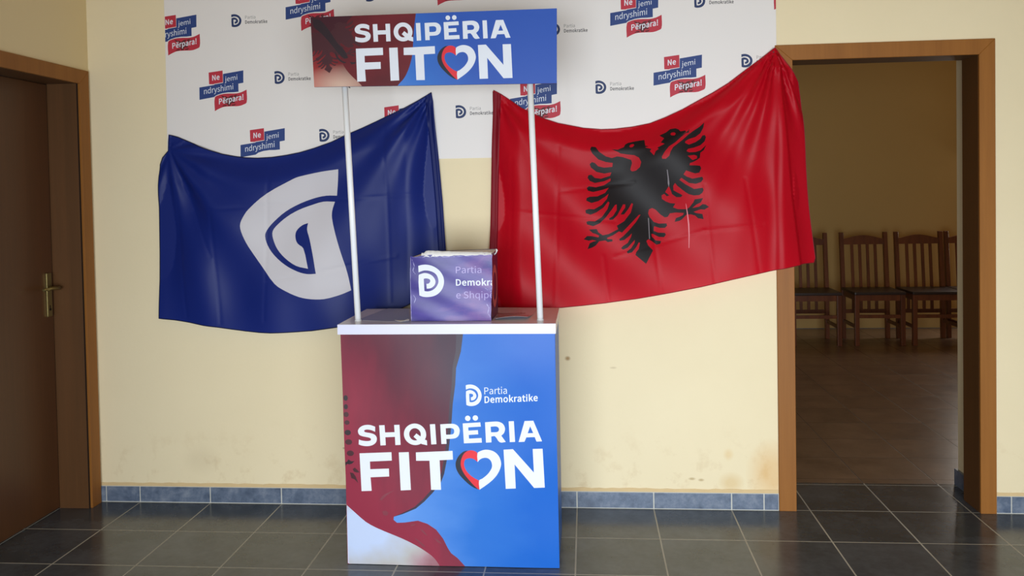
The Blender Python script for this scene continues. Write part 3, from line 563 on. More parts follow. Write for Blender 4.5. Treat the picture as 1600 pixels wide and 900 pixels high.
# ------------------------------------------------------------------ artwork outlines (metres, upright plane)
Z0 = 0.0
EAGLE = [(2.2164,1.5605),(2.2387,1.5670),(2.2774,1.5620),(2.3109,1.5780),(2.3471,1.5995),(2.3559,1.6362),(2.3465,1.6142),(2.3748,1.6064),(2.3573,1.6029),(2.3856,1.5950),(2.3792,1.5857),(2.3954,1.5670),(2.4029,1.5852),(2.4159,1.5943),(2.4105,1.6000),(2.4418,1.6159),(2.4254,1.6219),(2.4404,1.6398),(2.4222,1.6533),(2.4499,1.6657),(2.4684,1.6799),(2.4904,1.6830),(2.5029,1.6771),(2.5102,1.6678),(2.5302,1.6710),(2.5340,1.6653),(2.5155,1.6511),(2.5395,1.6671),(2.5486,1.6780),(2.5449,1.6634),(2.5393,1.6505),(2.5668,1.6701),(2.5924,1.6860),(2.6125,1.7040),(2.6087,1.6820),(2.5956,1.6583),(2.5736,1.6423),(2.5445,1.6338),(2.5296,1.6250),(2.5279,1.6176),(2.5442,1.6097),(2.5733,1.6201),(2.5953,1.6346),(2.6048,1.6490),(2.6157,1.6507),(2.6202,1.6412),(2.6135,1.6231),(2.5950,1.6069),(2.5659,1.5965),(2.5402,1.5916),(2.5329,1.5823),(2.5438,1.5765),(2.5728,1.5778),(2.5947,1.5848),(2.6206,1.6080),(2.6095,1.5861),(2.5930,1.5738),(2.5908,1.5534),(2.5762,1.5426),(2.5578,1.5338),(2.5468,1.5305),(2.5447,1.5211),(2.5721,1.5205),(2.5904,1.5185),(2.5957,1.5073),(2.5864,1.4889),(2.5681,1.4857),(2.5463,1.4933),(2.5300,1.4992),(2.5188,1.4828),(2.5315,1.4734),(2.5569,1.4637),(2.5862,1.4687),(2.5988,1.4712),(2.6033,1.4609),(2.5931,1.4481),(2.5711,1.4413),(2.5421,1.4454),(2.5096,1.4683),(2.5020,1.4592),(2.5273,1.4402),(2.5637,1.4192),(2.6001,1.4241),(2.6033,1.4130),(2.5980,1.4020),(2.5853,1.3928),(2.5634,1.3915),(2.5415,1.3974),(2.5269,1.4069),(2.4943,1.4333),(2.4835,1.4465),(2.4762,1.4336),(2.4776,1.4152),(2.4939,1.4055),(2.5087,1.3980),(2.5157,1.3923),(2.5085,1.3850),(2.4901,1.3853),(2.4719,1.3987),(2.4631,1.4227),(2.4578,1.4340),(2.4429,1.4084),(2.4608,1.3933),(2.4498,1.3896),(2.4389,1.4009),(2.4278,1.3939),(2.4295,1.3788),(2.4459,1.3674),(2.4642,1.3599),(2.4862,1.3575),(2.4766,1.3410),(2.4968,1.3332),(2.5333,1.3326),(2.5444,1.3399),(2.5611,1.3618),(2.5667,1.3748),(2.6015,1.3797),(2.5920,1.3613),(2.5738,1.3524),(2.5572,1.3377),(2.5847,1.3428),(2.5993,1.3537),(2.6121,1.3518),(2.6264,1.3413),(2.6064,1.3297),(2.5916,1.3316),(2.5625,1.3210),(2.5734,1.3152),(2.5988,1.3112),(2.6040,1.2889),(2.5802,1.2929),(2.5694,1.3042),(2.5514,1.3100),(2.5330,1.3087),(2.5144,1.2884),(2.5033,1.2821),(2.4832,1.2777),(2.4889,1.2943),(2.5036,1.2997),(2.5185,1.3069),(2.5221,1.3161),(2.4892,1.3185),(2.4636,1.3153),(2.4541,1.3004),(2.4414,1.2978),(2.4231,1.3104),(2.4013,1.3330),(2.3868,1.3397),(2.3738,1.3335),(2.3699,1.3168),(2.3752,1.3017),(2.3932,1.2791),(2.4151,1.2715),(2.4482,1.2718),(2.4511,1.2615),(2.4408,1.2524),(2.4187,1.2527),(2.3948,1.2606),(2.3928,1.2511),(2.3926,1.2400),(2.4110,1.2325),(2.4405,1.2309),(2.4451,1.2225),(2.4364,1.2123),(2.4143,1.2137),(2.3889,1.2272),(2.3814,1.2273),(2.3832,1.2161),(2.3995,1.1991),(2.4235,1.1960),(2.4195,1.1838),(2.4029,1.1804),(2.3810,1.1974),(2.3684,1.2051),(2.3589,1.1977),(2.3661,1.1789),(2.3871,1.1562),(2.3559,1.0990),(2.3320,1.1197),(2.3101,1.1387),(2.3139,1.1507),(2.3252,1.1646),(2.3311,1.1905),(2.3256,1.1925),(2.3142,1.1722),(2.2956,1.1501),(2.2769,1.1455),(2.2734,1.1540),(2.2920,1.1686),(2.3073,1.1908),(2.3091,1.2039),(2.2998,1.1948),(2.2773,1.1708),(2.2569,1.1626),(2.2487,1.1691),(2.2571,1.1786),(2.2776,1.1912),(2.2927,1.2173),(2.2968,1.2321),(2.2855,1.2211),(2.2631,1.2046),(2.2444,1.2012),(2.2409,1.2085),(2.2594,1.2214),(2.2859,1.2471),(2.3158,1.2802),(2.3367,1.3118),(2.3292,1.3108),(2.2935,1.2750),(2.2541,1.2363),(2.2414,1.2421),(2.2150,1.2257),(2.1889,1.2148),(2.1908,1.2092),(2.2111,1.2089),(2.2129,1.1996),(2.1923,1.1962),(2.1812,1.2037),(2.1552,1.2004),(2.1401,1.1817),(2.1249,1.1727),(2.1044,1.1653),(2.1140,1.1916),(2.1292,1.1988),(2.1441,1.2025),(2.1254,1.2064),(2.1106,1.2029),(2.0883,1.2089),(2.1033,1.2236),(2.1221,1.2233),(2.1519,1.2173),(2.1556,1.2248),(2.1409,1.2323),(2.1279,1.2364),(2.1113,1.2516),(2.1449,1.2539),(2.1522,1.2397),(2.1704,1.2263),(2.1967,1.2315),(2.2376,1.2517),(2.2323,1.2666),(2.2642,1.2849),(2.2942,1.3217),(2.3050,1.3586),(2.2987,1.3627),(2.2833,1.3366),(2.2647,1.3146),(2.2497,1.3140),(2.2573,1.3259),(2.2707,1.3444),(2.2709,1.3575),(2.2614,1.3577),(2.2500,1.3372),(2.2349,1.3114),(2.2160,1.2929),(2.2012,1.2915),(2.1994,1.2988),(2.2162,1.3081),(2.2333,1.3338),(2.2337,1.3582),(2.2264,1.3563),(2.2131,1.3378),(2.1867,1.3046),(2.1601,1.2789),(2.1303,1.2662),(2.1041,1.2741),(2.1007,1.2854),(2.1119,1.2889),(2.1379,1.2868),(2.1680,1.3049),(2.1927,1.3381),(2.2024,1.3660),(2.1969,1.3717),(2.1762,1.3460),(2.1460,1.3260),(2.1199,1.3160),(2.0993,1.3228),(2.0978,1.3360),(2.1127,1.3414),(2.1350,1.3391),(2.1688,1.3573),(2.1915,1.3829),(2.1993,1.4052),(2.1841,1.3926),(2.1543,1.3743),(2.1243,1.3664),(2.1021,1.3772),(2.1043,1.3884),(2.1172,1.3938),(2.1507,1.3949),(2.1844,1.4094),(2.2014,1.4315),(2.1698,1.4217),(2.1326,1.4140),(2.1103,1.4200),(2.1049,1.4313),(2.1143,1.4395),(2.1441,1.4342),(2.1813,1.4430),(2.2093,1.4610),(2.2095,1.4721),(2.1815,1.4598),(2.1404,1.4530),(2.1183,1.4627),(2.1093,1.4760),(2.1131,1.4872),(2.1262,1.4897),(2.1408,1.4754),(2.1669,1.4713),(2.2077,1.4833),(2.2135,1.4983),(2.1820,1.4934),(2.1487,1.5013),(2.1248,1.5205),(2.1194,1.5355),(2.1290,1.5448),(2.1418,1.5406),(2.1566,1.5255),(2.1824,1.5193),(2.2178,1.5223),(2.2197,1.5390),(2.1903,1.5435),(2.1571,1.5554),(2.1313,1.5819),(2.1224,1.6009),(2.1281,1.6119),(2.1468,1.6095),(2.1612,1.5888),(2.1907,1.5675)]
EAGLE_HEAD = [(2.2150,1.5982),(2.2419,1.5962),(2.2689,1.6068),(2.2746,1.6178),(2.2875,1.6250),(2.3208,1.6315),(2.3578,1.6362),(2.3633,1.5769),(2.3491,1.5493),(2.3105,1.5502),(2.2942,1.5700),(2.2582,1.5764),(2.2418,1.5865)]
EAGLE_CUTS = [[(2.2205,1.5867),(2.2537,1.5793),(2.2831,1.5742),(2.3126,1.5705),(2.3327,1.5590),(2.3417,1.5402),(2.3358,1.5181),(2.3190,1.5036),(2.3024,1.5002),(2.2951,1.5078),(2.2990,1.5225),(2.3029,1.5373),(2.2994,1.5504),(2.2829,1.5563),(2.2608,1.5642),(2.2461,1.5683),(2.2240,1.5732)], [(2.5477,1.6621),(2.5392,1.6498),(2.5152,1.6290),(2.4931,1.6128),(2.4764,1.6003),(2.4652,1.5820),(2.4595,1.5637),(2.4447,1.5510),(2.4300,1.5513),(2.4283,1.5606),(2.4414,1.5826),(2.4600,1.6043),(2.4858,1.6204),(2.5117,1.6431),(2.5338,1.6599)], [(2.5381,1.5620),(2.5654,1.5651),(2.5781,1.5611),(2.5780,1.5500),(2.5579,1.5431)], [(2.2918,1.6100),(2.2985,1.6173),(2.3096,1.6196),(2.3140,1.6143),(2.3065,1.6059),(2.2965,1.6043)], [(2.4673,1.6578),(2.4736,1.6643),(2.4846,1.6648),(2.4907,1.6583),(2.4844,1.6511),(2.4724,1.6514)]]
# party mark, drawn in a unit box (traced from the box on the counter)
_D = [(170,245),(210,235),(265,233),(330,250),(390,290),(430,345),(445,410),(432,480),(395,535),(340,570),(275,583),(215,580),(175,565),(173,348),(200,332),(240,323),(290,335),(330,365),(353,410),(345,450),(315,480),(285,490),(258,492),(256,440),(280,436),(297,412),(290,392),(268,383),(245,381),(227,385),(232,518),(270,522),(320,508),(360,475),(383,430),(383,390),(365,345),(330,315),(280,298),(230,296),(172,315)]
MARK = [((x - 170) / 275.0, (583 - y) / 350.0) for x, y in smooth([(float(a), float(b)) for a, b in _D], 3)]
def mark_item(o, w, h, mat, xd=(1, 0), yd=(0, 1)):
    return ([[(o[0] + xd[0] * p[0] * w + yd[0] * p[1] * h, o[1] + xd[1] * p[0] * w + yd[1] * p[1] * h) for p in MARK]], mat)

# ------------------------------------------------------------------ printed backdrop on the wall
BX0, BX1, BZ0, BZ1 = 0.180, 2.932, 1.575, 2.80
A0 = [(2.4508,1.9987)][0]
SL = {'red': [(0.0, 0.0), (0.06642, 0.00766), (0.06655, -0.04663), (0.02337, -0.05257), (0.02335, -0.05424), (0.00067, -0.05356)], 'blue': [(0.06787, -0.00825), (0.16412, 0.0054), (0.16289, -0.05095), (0.13919, -0.05495), (0.13902, -0.09138), (0.11614, -0.09321), (0.08858, -0.09324), (0.06094, -0.09661), (0.03875, -0.10293), (0.0248, -0.11229), (-0.04684, -0.12336), (-0.04607, -0.06695), (0.02553, -0.05709), (0.02556, -0.05486), (0.06735, -0.04888)], 'wave': [(0.02615, -0.11512), (0.04426, -0.10449), (0.06919, -0.09908), (0.09679, -0.09822), (0.12709, -0.09854), (0.15192, -0.09371), (0.17734, -0.0825), (0.17609, -0.1403), (0.15947, -0.15096), (0.13739, -0.15674), (0.10432, -0.15693), (0.06842, -0.15872), (0.04344, -0.16723), (0.0245, -0.17704)], 'eag': [[(0.07459, -0.10816), (0.08828, -0.11691), (0.09941, -0.10887), (0.11598, -0.10657), (0.10478, -0.12017), (0.12134, -0.11786), (0.11566, -0.13162), (0.12103, -0.14291), (0.1045, -0.14245), (0.09883, -0.15483), (0.08779, -0.15536), (0.08241, -0.14461), (0.06861, -0.14422), (0.07703, -0.13331), (0.06054, -0.12726), (0.07717, -0.12216)], [(0.05667, -0.10624), (0.06906, -0.10939), (0.08, -0.11667), (0.07169, -0.11922), (0.06072, -0.11333)], [(0.11598, -0.10657), (0.13255, -0.10288), (0.12694, -0.11106), (0.1435, -0.10737), (0.12957, -0.12088), (0.11859, -0.11778)], [(0.0574, -0.15646), (0.06854, -0.1498), (0.08236, -0.14879), (0.07951, -0.15568)], [(0.10442, -0.14941), (0.12651, -0.14585), (0.11814, -0.15397), (0.1071, -0.15506)]], 'ne': [(0.0161, -0.03813), (0.05125, -0.03391), (0.01643, -0.01305)], 'jemi': [(0.07476, -0.05189), (0.13439, -0.04313), (0.07515, -0.02128)], 'ndr': [(-0.02442, -0.10668), (0.11401, -0.08758), (-0.02393, -0.0704)], 'per': [(0.04499, -0.15416), (0.16103, -0.1357), (0.04544, -0.11986)], 'mpp': 0.002763}
def slogan(o, k, wave_on=True):
    out = []
    g = lambda l: [(o[0] + p[0] * k, o[1] + p[1] * k) for p in l]
    red, blue, wave, eag = g(SL['red']), g(SL['blue']), g(SL['wave']), None
    wave = smooth(wave, 4)
    w = 0.0028
    out.append(([grow(red, w)], M['halo'])); out.append(([grow(blue, w)], M['halo']))
    out.append(([blue], M['navy'])); out.append(([red], M['crimson']))
    if wave_on:
        out.append(([grow(wave, w)], M['halo'])); out.append(([wave], M['crimson']))
        for e in SL['eag']: out.append(([g(e)], M['eagle_ink']))
    for t, key, wt, m_ in (('Ne', 'ne', 0.03, 'white_ink'), ('jemi', 'jemi', 0, 'white_ink'), ('ndryshimi', 'ndr', 0, 'white_ink'), ('Përpara!', 'per', 0.03, 'white_ink'))[:4 if wave_on else 3]:
        a, bx, by = SL[key]           # origin (lower left of ink), end of base line, top left
        a2 = (o[0] + a[0] * k, o[1] + a[1] * k); xd = Vector((bx[0] - a[0], bx[1] - a[1])) * k; yd = Vector((by[0] - a[0], by[1] - a[1])) * k
        out.append(text_item(t, a2, tuple(xd.normalized()), tuple(yd.normalized()), xd.length, yd.length, M[m_], wt, None, wt * 1.2))
    return out
def logo(o, k=1.0):
    mpx = SL['mpp'] * k
    out = [mark_item((o[0], o[1] - 21.2 * mpx), 17.2 * mpx, 21.2 * mpx, M['navy2'])]
    out.append(text_item('Partia', (o[0] + 23.5 * mpx, o[1] - 8.4 * mpx), (1, 0), (0, 1), 17.5 * mpx, 5.6 * mpx, M['grey_ink'], 0.0))
    out.append(text_item('Demokratike', (o[0] + 23.5 * mpx, o[1] - 16.4 * mpx), (1, 0), (0, 1), 37.5 * mpx, 6.0 * mpx, M['dark_ink'], 0.03, None, 0.04))
    return out
items = []
for p in [(0.1730,2.2531),(0.3876,1.9925),(0.5750,1.7247),(0.8025,2.3441),(1.2014,1.8123),(1.4299,2.4360),(1.8174,1.9017),(2.2660,2.2657),(2.4508,1.9987),(2.8997,2.3643)]: items += slogan(p, 1.0, abs(p[1] - 1.70) > 0.03 or p[0] > 0.8)
for p in [(-0.0301,1.9144),(0.5013,2.2540),(0.6970,1.9899),(0.8991,1.7224),(1.1285,2.3467),(1.3182,2.0771),(1.5262,1.8128),(1.9512,2.1653),(2.1504,1.9045),(2.5841,2.2663),(2.7829,2.0013)]: items += logo(p)
BACK_Y = -0.009
def bd_surf(u, v):
    return (u, BACK_Y - 0.001 * math.sin(u * 5.1 + 0.8 * math.sin(v * 3)) * (0.4 + 0.6 * math.sin(v * 2.1) ** 2) - 0.001 * math.exp(-((v - BZ0) / 0.05) ** 2) * (0.5 + 0.5 * math.sin(u * 7)), v)
bd = thing('backdrop_banner', (1.55, BACK_Y, BZ0), 'white printed party backdrop with small blue and red slogans, fixed flat to the cream wall', 'banner')
o = sheet('printed_sheet', [(BX0, BZ0), (BX1, BZ0), (BX1, BZ1), (BX0 + 0.012, BZ1)], M['vinyl'], items, bd_surf, bd, step=0.06)
f = MB(); f.box(BX0 + 0.003, BX1 - 0.003, -0.0065, -0.001, BZ0 + 0.003, BZ1, M['vinyl']); f.build('backing', bd)

# ------------------------------------------------------------------ flags
def sstep(a, b2, x):
    t = min(1.0, max(0.0, (x - a) / (b2 - a))); return t * t * (3 - 2 * t)
def poly_y(pts, x):
    for p, q in zip(pts[:-1], pts[1:]):
        if p[0] <= x <= q[0]: return p[1] + (q[1] - p[1]) * (x - p[0]) / max(1e-9, q[0] - p[0])
    return pts[0][1] if x < pts[0][0] else pts[-1][1]
def crease(x, y, a, b2, w=0.009):
    A = Vector(a); B = Vector(b2); d = B - A; t = ((x - A.x) * d.x + (y - A.y) * d.y) / d.length_squared
    t = min(1, max(0, t)); px, py = A.x + d.x * t - x, A.y + d.y * t - y
    return math.exp(-(px * px + py * py) / (w * w))
RTOP = [(1.6984,1.8740),(1.7326,1.8553),(1.7751,1.8261),(1.8212,1.7925),(1.9170,1.7438),(1.9845,1.7197),(2.0941,1.6965),(2.1739,1.6885),(2.2294,1.6891),(2.3070,1.6961),(2.3856,1.7097),(2.4507,1.7330),(2.5271,1.7670),(2.5884,1.7999),(2.6612,1.8378),(2.7251,1.8758),(2.7946,1.9273),(2.8610,1.9745),(2.9203,2.0199)]
RRIGHT = [(2.9550,1.9770),(2.9914,1.9284),(3.0235,1.8740),(3.0336,1.8083),(3.0417,1.7335),(3.0480,1.6303),(3.0529,1.5194),(3.0608,1.4110),(3.0705,1.3046),(3.0817,1.2047),(3.0924,1.1094),(3.0860,1.0891)]
RBOT = [(3.0351,1.0869),(2.9173,1.0668),(2.8244,1.0476),(2.7182,1.0253),(2.5922,0.9969),(2.4497,0.9704),(2.3157,0.9459),(2.1776,0.9272),(2.0780,0.9180),(1.9851,0.9119),(1.8522,0.9096),(1.6585,0.9052)]
RLEFT = [(1.6686,1.1386),(1.6766,1.3372),(1.6857,1.5917),(1.6951,1.7888)]
ROUT = RTOP + RRIGHT + RBOT + RLEFT
RPIN = Vector(RTOP[-1]); RPIN2 = Vector(RTOP[0])
def red_d(u, v):
    top = poly_y(RTOP, u); below = top - v
    d = 0.016 + 0.058 * sstep(-0.02, 0.11, below) * sstep(0.0, 0.30, RPIN.x - u + 0.18) * sstep(0, 0.12, u - RPIN2.x)
    # pleats that gather at the pin beside the door frame
    r = math.hypot(u - RPIN.x, v - RPIN.y); th = math.atan2(v - RPIN.y, u - RPIN.x)
    d += 0.011 * math.sin(th * 21 + 0.6) * min(1.0, r / 0.08) * math.exp(-r / 0.30) * (1 if u < RPIN.x + 0.02 else 0.6)
    d += 0.010 * math.sin(th * 11 + 2.2) * min(1.0, r / 0.2) * math.exp(-r / 0.9)
    d += 0.0065 * math.sin(th * 31 + 1.0) * min(1.0, r / 0.15) * math.exp(-r / 0.55)
    # softer drapes hanging from the other corner
    r2 = math.hypot(u - RPIN2.x, v - RPIN2.y); t2 = math.atan2(v - RPIN2.y, u - RPIN2.x)
    d += 0.008 * math.sin(t2 * 17) * min(1.0, r2 / 0.1) * math.exp(-r2 / 0.4)
    # broad diagonal swell through the eagle
    q = (u - 2.36) * 0.80 - (v - 1.55) * 0.60; w = (u - 2.36) * 0.60 + (v - 1.55) * 0.80
    d += 0.020 * math.sin(w * 15 + 0.5 + q) * sstep(0.02, 0.2, below) * math.exp(-((q) / 0.7) ** 2)
    d += 0.006 * math.sin(u * 13.0 + v * 4.0)
    # flap that hangs past the pin, across the door casing
    if u > RPIN.x - 0.05:
        k = sstep(RPIN.x - 0.05, RPIN.x + 0.03, u)
        s_ = (u - RPIN.x) / max(0.03, 0.04 + (RPIN.y - v) * 0.18)
        d += k * (0.016 + 0.008 * math.sin(s_ * 6.5 + 0.8))
        e = side(u, v, RL[0], RL[1])
        d += 0.012 * sstep(-0.004, 0.003, -e) * sstep(-0.06, -0.01, v - RPIN.y) * 0 - k * 0.55 * max(0.0, e) - k * 0.012 * sstep(-0.008, 0.009, e)
        e2 = side(u, v, RV[0], RV[1]); d += k * 0.007 * sstep(-0.010, 0.010, e2)
    for a, b2 in RCR: d -= 0.0016 * crease(u, v, a, b2)
    for a, b2, amp in RRID: d += amp * crease(u, v, a, b2, 0.016)
    return max(0.018 if u < 2.90 else 0.024, d) if u < 3.0 else max(0.024 - (u - 3.0) * 0.8, d)
def side(x, y, a, b2):
    d = Vector(b2) - Vector(a); d.normalize(); return -(d.x * (y - a[1]) - d.y * (x - a[0])) * 1.0 * (-1 if d.y > 0 else 1) if False else (x - a[0]) * (-d.y) + (y - a[1]) * d.x
RL = [(2.9303,1.9205),(3.0190,1.0898)]
RV = [(2.9169,1.9209),(2.9138,1.0688)]
RCR = [tuple(x) for x in [[(1.9855,1.6132),(1.9599,0.9231)], [(2.1737,1.1327),(2.1931,0.9356)], [(2.3839,1.2700),(2.4212,0.9676)], [(2.6084,1.4331),(2.6499,1.0159)], [(2.7827,1.4574),(2.8407,1.0529)], [(1.7788,1.5614),(1.7585,0.9159)], [(2.2211,1.1322),(2.6088,1.2389)], [(2.6088,1.2389),(2.8537,1.2630)], [(1.9823,1.4167),(2.3091,1.4526)], [(1.7605,1.3358),(2.2234,1.2864)]]]
RRID = [tuple(x) + (a,) for x, a in [([(2.9036,1.9377),(2.9945,1.9131)], 0.008)]]
def red_surf(u, v): return (u, -red_d(u, v), v)
fr = thing('flag', (RPIN2.x, -0.03, RTOP[0][1]), 'red national flag with black double-headed eagle, draped on the wall and overlapping the doorway frame', 'flag')
red_items = [([EAGLE], M['cloth_black']), ([EAGLE_HEAD], M['cloth_black'])] + [([c], M['cloth_red']) for c in EAGLE_CUTS]
for q, mt in (([(2.4492,1.5046),(2.4521,1.5046),(2.4575,1.4674),(2.4601,1.4451),(2.4577,1.4285),(2.4535,1.4453),(2.4531,1.4675)], 'thread_grey'), ([(2.5293,1.3587),(2.5321,1.3512),(2.5389,1.3140),(2.5449,1.2657),(2.5458,1.2212),(2.5436,1.1637),(2.5414,1.1637),(2.5422,1.2213),(2.5398,1.2658),(2.5349,1.3141)], 'thread'), ([(2.3688,1.2963),(2.3721,1.2962),(2.3738,1.2534),(2.3746,1.2057),(2.3713,1.2057),(2.3701,1.2534)], 'thread_grey')):
    red_items.append(([q], M[mt]))
sl = [(1.6984,1.8740),(1.7332,1.8539),(1.7198,1.5909),(1.7108,1.3366),(1.7042,1.1382),(1.6956,0.9061),(1.6585,0.9052),(1.6686,1.1386),(1.6766,1.3372),(1.6857,1.5917),(1.6951,1.7888)]
o = sheet('cloth', ROUT, M['cloth_red'], red_items, red_surf, fr, step=0.0085)
def strip_tube(name, pts, surf, r, mat, parent, off=0.0):
    f = MB(); q = []
    for a, b2 in zip(pts[:-1], pts[1:]):
        n = max(1, int(math.dist(a, b2) / 0.012))
        q += [(a[0] + (b2[0] - a[0]) * k / n, a[1] + (b2[1] - a[1]) * k / n) for k in range(n)]
    q.append(pts[-1]); f.tube([Vector(surf(*p)) + Vector((0, -off, 0)) for p in q], r, mat, 8)
    return f.build(name, parent)
strip_tube('hem', RTOP + RRIGHT + RBOT, red_surf, 0.0016, M['hem_red'], fr)
def sleeve(name, outline, surf, mat, parent, off):
    return sheet(name, outline, mat, [], lambda u, v: tuple(Vector(surf(u, v)) - Vector((0, off + 0.004 * math.cos(80 * (u - poly_y(sorted([(p[0], p[0]) for p in outline]), u))), 0))), parent, step=0.01)
def pole_sleeve(name, line_l, line_r, surf, mat, parent):
    """stitched pocket along the hoist: two soft ridges with a seam between them"""
    f = MB(); i = f.mi(mat); n = 60; prof = 9; rows = []
    for k in range(n + 1):
        t = k / n
        def at(L):
            s_ = t * (len(L) - 1); j = min(int(s_), len(L) - 2); w = s_ - j
            return (L[j][0] + (L[j + 1][0] - L[j][0]) * w, L[j][1] + (L[j + 1][1] - L[j][1]) * w)
        a, b2 = at(line_l), at(line_r); row = []
        for j in range(prof):
            s_ = j / (prof - 1); p = (a[0] + (b2[0] - a[0]) * s_, a[1] + (b2[1] - a[1]) * s_)
            h = 0.002 + 0.003 * abs(math.sin(s_ * math.pi * 2)) if 0 < j < prof - 1 else 0.0005
            q = surf(*p); row.append(f.bm.verts.new((q[0], q[1] - h, q[2])))
        rows.append(row)
    for k in range(n):
        for j in range(prof - 1):
            g = f.bm.faces.new((rows[k][j], rows[k][j + 1], rows[k + 1][j + 1], rows[k + 1][j])); g.material_index = i; g.smooth = True
    return f.build(name, parent)
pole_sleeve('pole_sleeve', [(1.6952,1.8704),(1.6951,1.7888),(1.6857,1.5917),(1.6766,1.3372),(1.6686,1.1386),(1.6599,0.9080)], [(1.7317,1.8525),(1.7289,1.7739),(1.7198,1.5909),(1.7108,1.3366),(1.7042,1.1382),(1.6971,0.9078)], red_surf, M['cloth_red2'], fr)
f = MB(); q = red_surf(RPIN.x - 0.006, RPIN.y - 0.02); f.tube([(q[0], q[1] - 0.004, q[2]), (q[0], q[1] + 0.02, q[2])], 0.003, M['screw'], 8); f.build('pin', fr)

BTOP = [(0.1951,1.7117),(0.2345,1.7006),(0.2818,1.6805),(0.3331,1.6575),(0.3877,1.6363),(0.4465,1.6173),(0.5071,1.6052),(0.5599,1.5980),(0.6130,1.5954),(0.6792,1.5977),(0.7454,1.6053),(0.8102,1.6165),(0.8777,1.6343),(0.9587,1.6606),(1.0357,1.6946),(1.1006,1.7202),(1.1665,1.7485),(1.2299,1.7769),(1.2966,1.8055),(1.3555,1.8346),(1.4196,1.8717)]
BRIGHT = [(1.4274,1.8298),(1.4364,1.7106),(1.4455,1.5941),(1.4534,1.4888),(1.4612,1.3788),(1.4663,1.2779),(1.4716,1.1694),(1.4771,1.0265)]
BBOT = [(1.4009,0.9728),(1.3072,0.9276),(1.2189,0.8850),(1.1157,0.8480),(1.0419,0.8339),(0.9758,0.8264),(0.8573,0.8101),(0.7898,0.8060),(0.7248,0.8039),(0.6704,0.8030),(0.6186,0.8046),(0.5506,0.8099),(0.4855,0.8181),(0.4184,0.8281),(0.3514,0.8357),(0.2704,0.8493),(0.2036,0.8585),(0.1265,0.8657)]
BLEFT = [(0.1305,1.0093),(0.1355,1.1667),(0.1375,1.3033),(0.1391,1.4273),(0.1429,1.5230),(0.1502,1.5755),(0.1634,1.6074),(0.1895,1.6380),(0.1910,1.6768)]
BOUT = BTOP + BRIGHT + BBOT + BLEFT
BPIN = Vector(BTOP[0]); BPIN2 = Vector(BTOP[-1])
def blue_d(u, v):
    top = poly_y(BTOP, u); below = top - v
    d = 0.016 + 0.046 * sstep(-0.02, 0.12, below) * sstep(0.0, 0.12, BPIN2.x - u) * sstep(-0.03, 0.2, u - BPIN.x)
    c = Vector((BPIN.x, BPIN.y - 0.07))
    r = math.hypot(u - c.x, v - c.y); th = math.atan2(v - c.y, u - c.x)
    d += 0.012 * math.sin(th * 13 + 0.8) * min(1, (r / 0.17) ** 2) * math.exp(-r / 0.55)
    d += 0.010 * math.sin(th * 8 + 1.6) * min(1, r / 0.3) * math.exp(-r / 1.0)
    r2 = math.hypot(u - BPIN2.x, v - BPIN2.y); t2 = math.atan2(v - BPIN2.y, u - BPIN2.x)
    d += 0.012 * math.sin(t2 * 17 + 1.0) * min(1, r2 / 0.1) * math.exp(-r2 / 0.5)
    d += 0.008 * math.sin((u * 0.8 - v * 0.6) * 15 + 1.2) * sstep(0.02, 0.2, below)
    d += 0.004 * math.sin(u * 24 + v * 5) * sstep(0.2, 0.7, below)
    for a, b2 in BCR: d -= 0.0014 * crease(u, v, a, b2)
    return max(0.018, d)
BCR = [tuple(x) for x in [[(0.6751,1.5559),(0.6419,0.8592)], [(1.2083,1.7162),(1.2260,0.9425)], [(0.4001,1.3578),(0.4310,0.8456)], [(0.2219,1.4776),(0.2651,0.8759)], [(0.3094,1.3592),(1.4622,1.4260)], [(0.6615,1.0340),(1.2537,1.1434)], [(0.2022,1.6357),(0.3943,1.1534)]]]
def blue_surf(u, v): return (u, -blue_d(u, v), v)
fb = thing('flag', (BPIN2.x, -0.03, BTOP[-1][1]), 'dark blue party flag with a mirrored pale grey letter mark, sagging across the wall', 'flag')
FM = smooth([(0.9980,1.5362),(0.9204,1.5267),(0.8143,1.5060),(0.7837,1.4941),(0.6682,1.4335),(0.5825,1.3645),(0.5546,1.3242),(0.5438,1.2909),(0.5526,1.2499),(0.5779,1.1938),(0.6367,1.1039),(0.6957,1.0252),(0.7481,0.9913),(0.8082,0.9649),(0.8610,0.9548),(0.9215,0.9544),(0.9898,0.9709),(1.0414,0.9911),(1.0260,1.0702),(1.0018,1.1590),(0.9812,1.2440),(0.9665,1.3178),(0.9673,1.3509),(0.9795,1.3912),(0.9246,1.3921),(0.8715,1.3783),(0.8105,1.3571),(0.7567,1.3284),(0.7102,1.2921),(0.6866,1.2629),(0.6873,1.2295),(0.7073,1.1810),(0.7443,1.1398),(0.7966,1.1059),(0.8531,1.0927),(0.8311,1.1832),(0.8029,1.2057),(0.7922,1.2318),(0.7967,1.2613),(0.8239,1.2868),(0.8529,1.2974),(0.8484,1.2680),(0.8602,1.2272),(0.8771,1.1457),(0.8881,1.0694),(0.8487,1.0683),(0.8035,1.0799),(0.7436,1.1101),(0.6914,1.1553),(0.6621,1.2001),(0.6518,1.2411),(0.6601,1.2669),(0.6915,1.3035),(0.7497,1.3507),(0.8188,1.3865),(0.8874,1.4097),(0.9403,1.4190),(0.9891,1.4182)], 3)
sheet('cloth', BOUT, M['cloth_blue'], [([FM], M['cloth_white'])], blue_surf, fb, step=0.0085)
strip_tube('hem', BBOT + BLEFT + BTOP, blue_surf, 0.0022, M['hem_blue'], fb)
pole_sleeve('pole_sleeve', [(1.3905,1.8563),(1.3950,1.7967),(1.4110,1.5948),(1.4267,1.3794),(1.4368,1.1699),(1.4421,1.0068)], [(1.4210,1.8696),(1.4269,1.8100),(1.4455,1.5941),(1.4612,1.3788),(1.4716,1.1694),(1.4770,1.0237)], blue_surf, M['cloth_blue2'], fb)

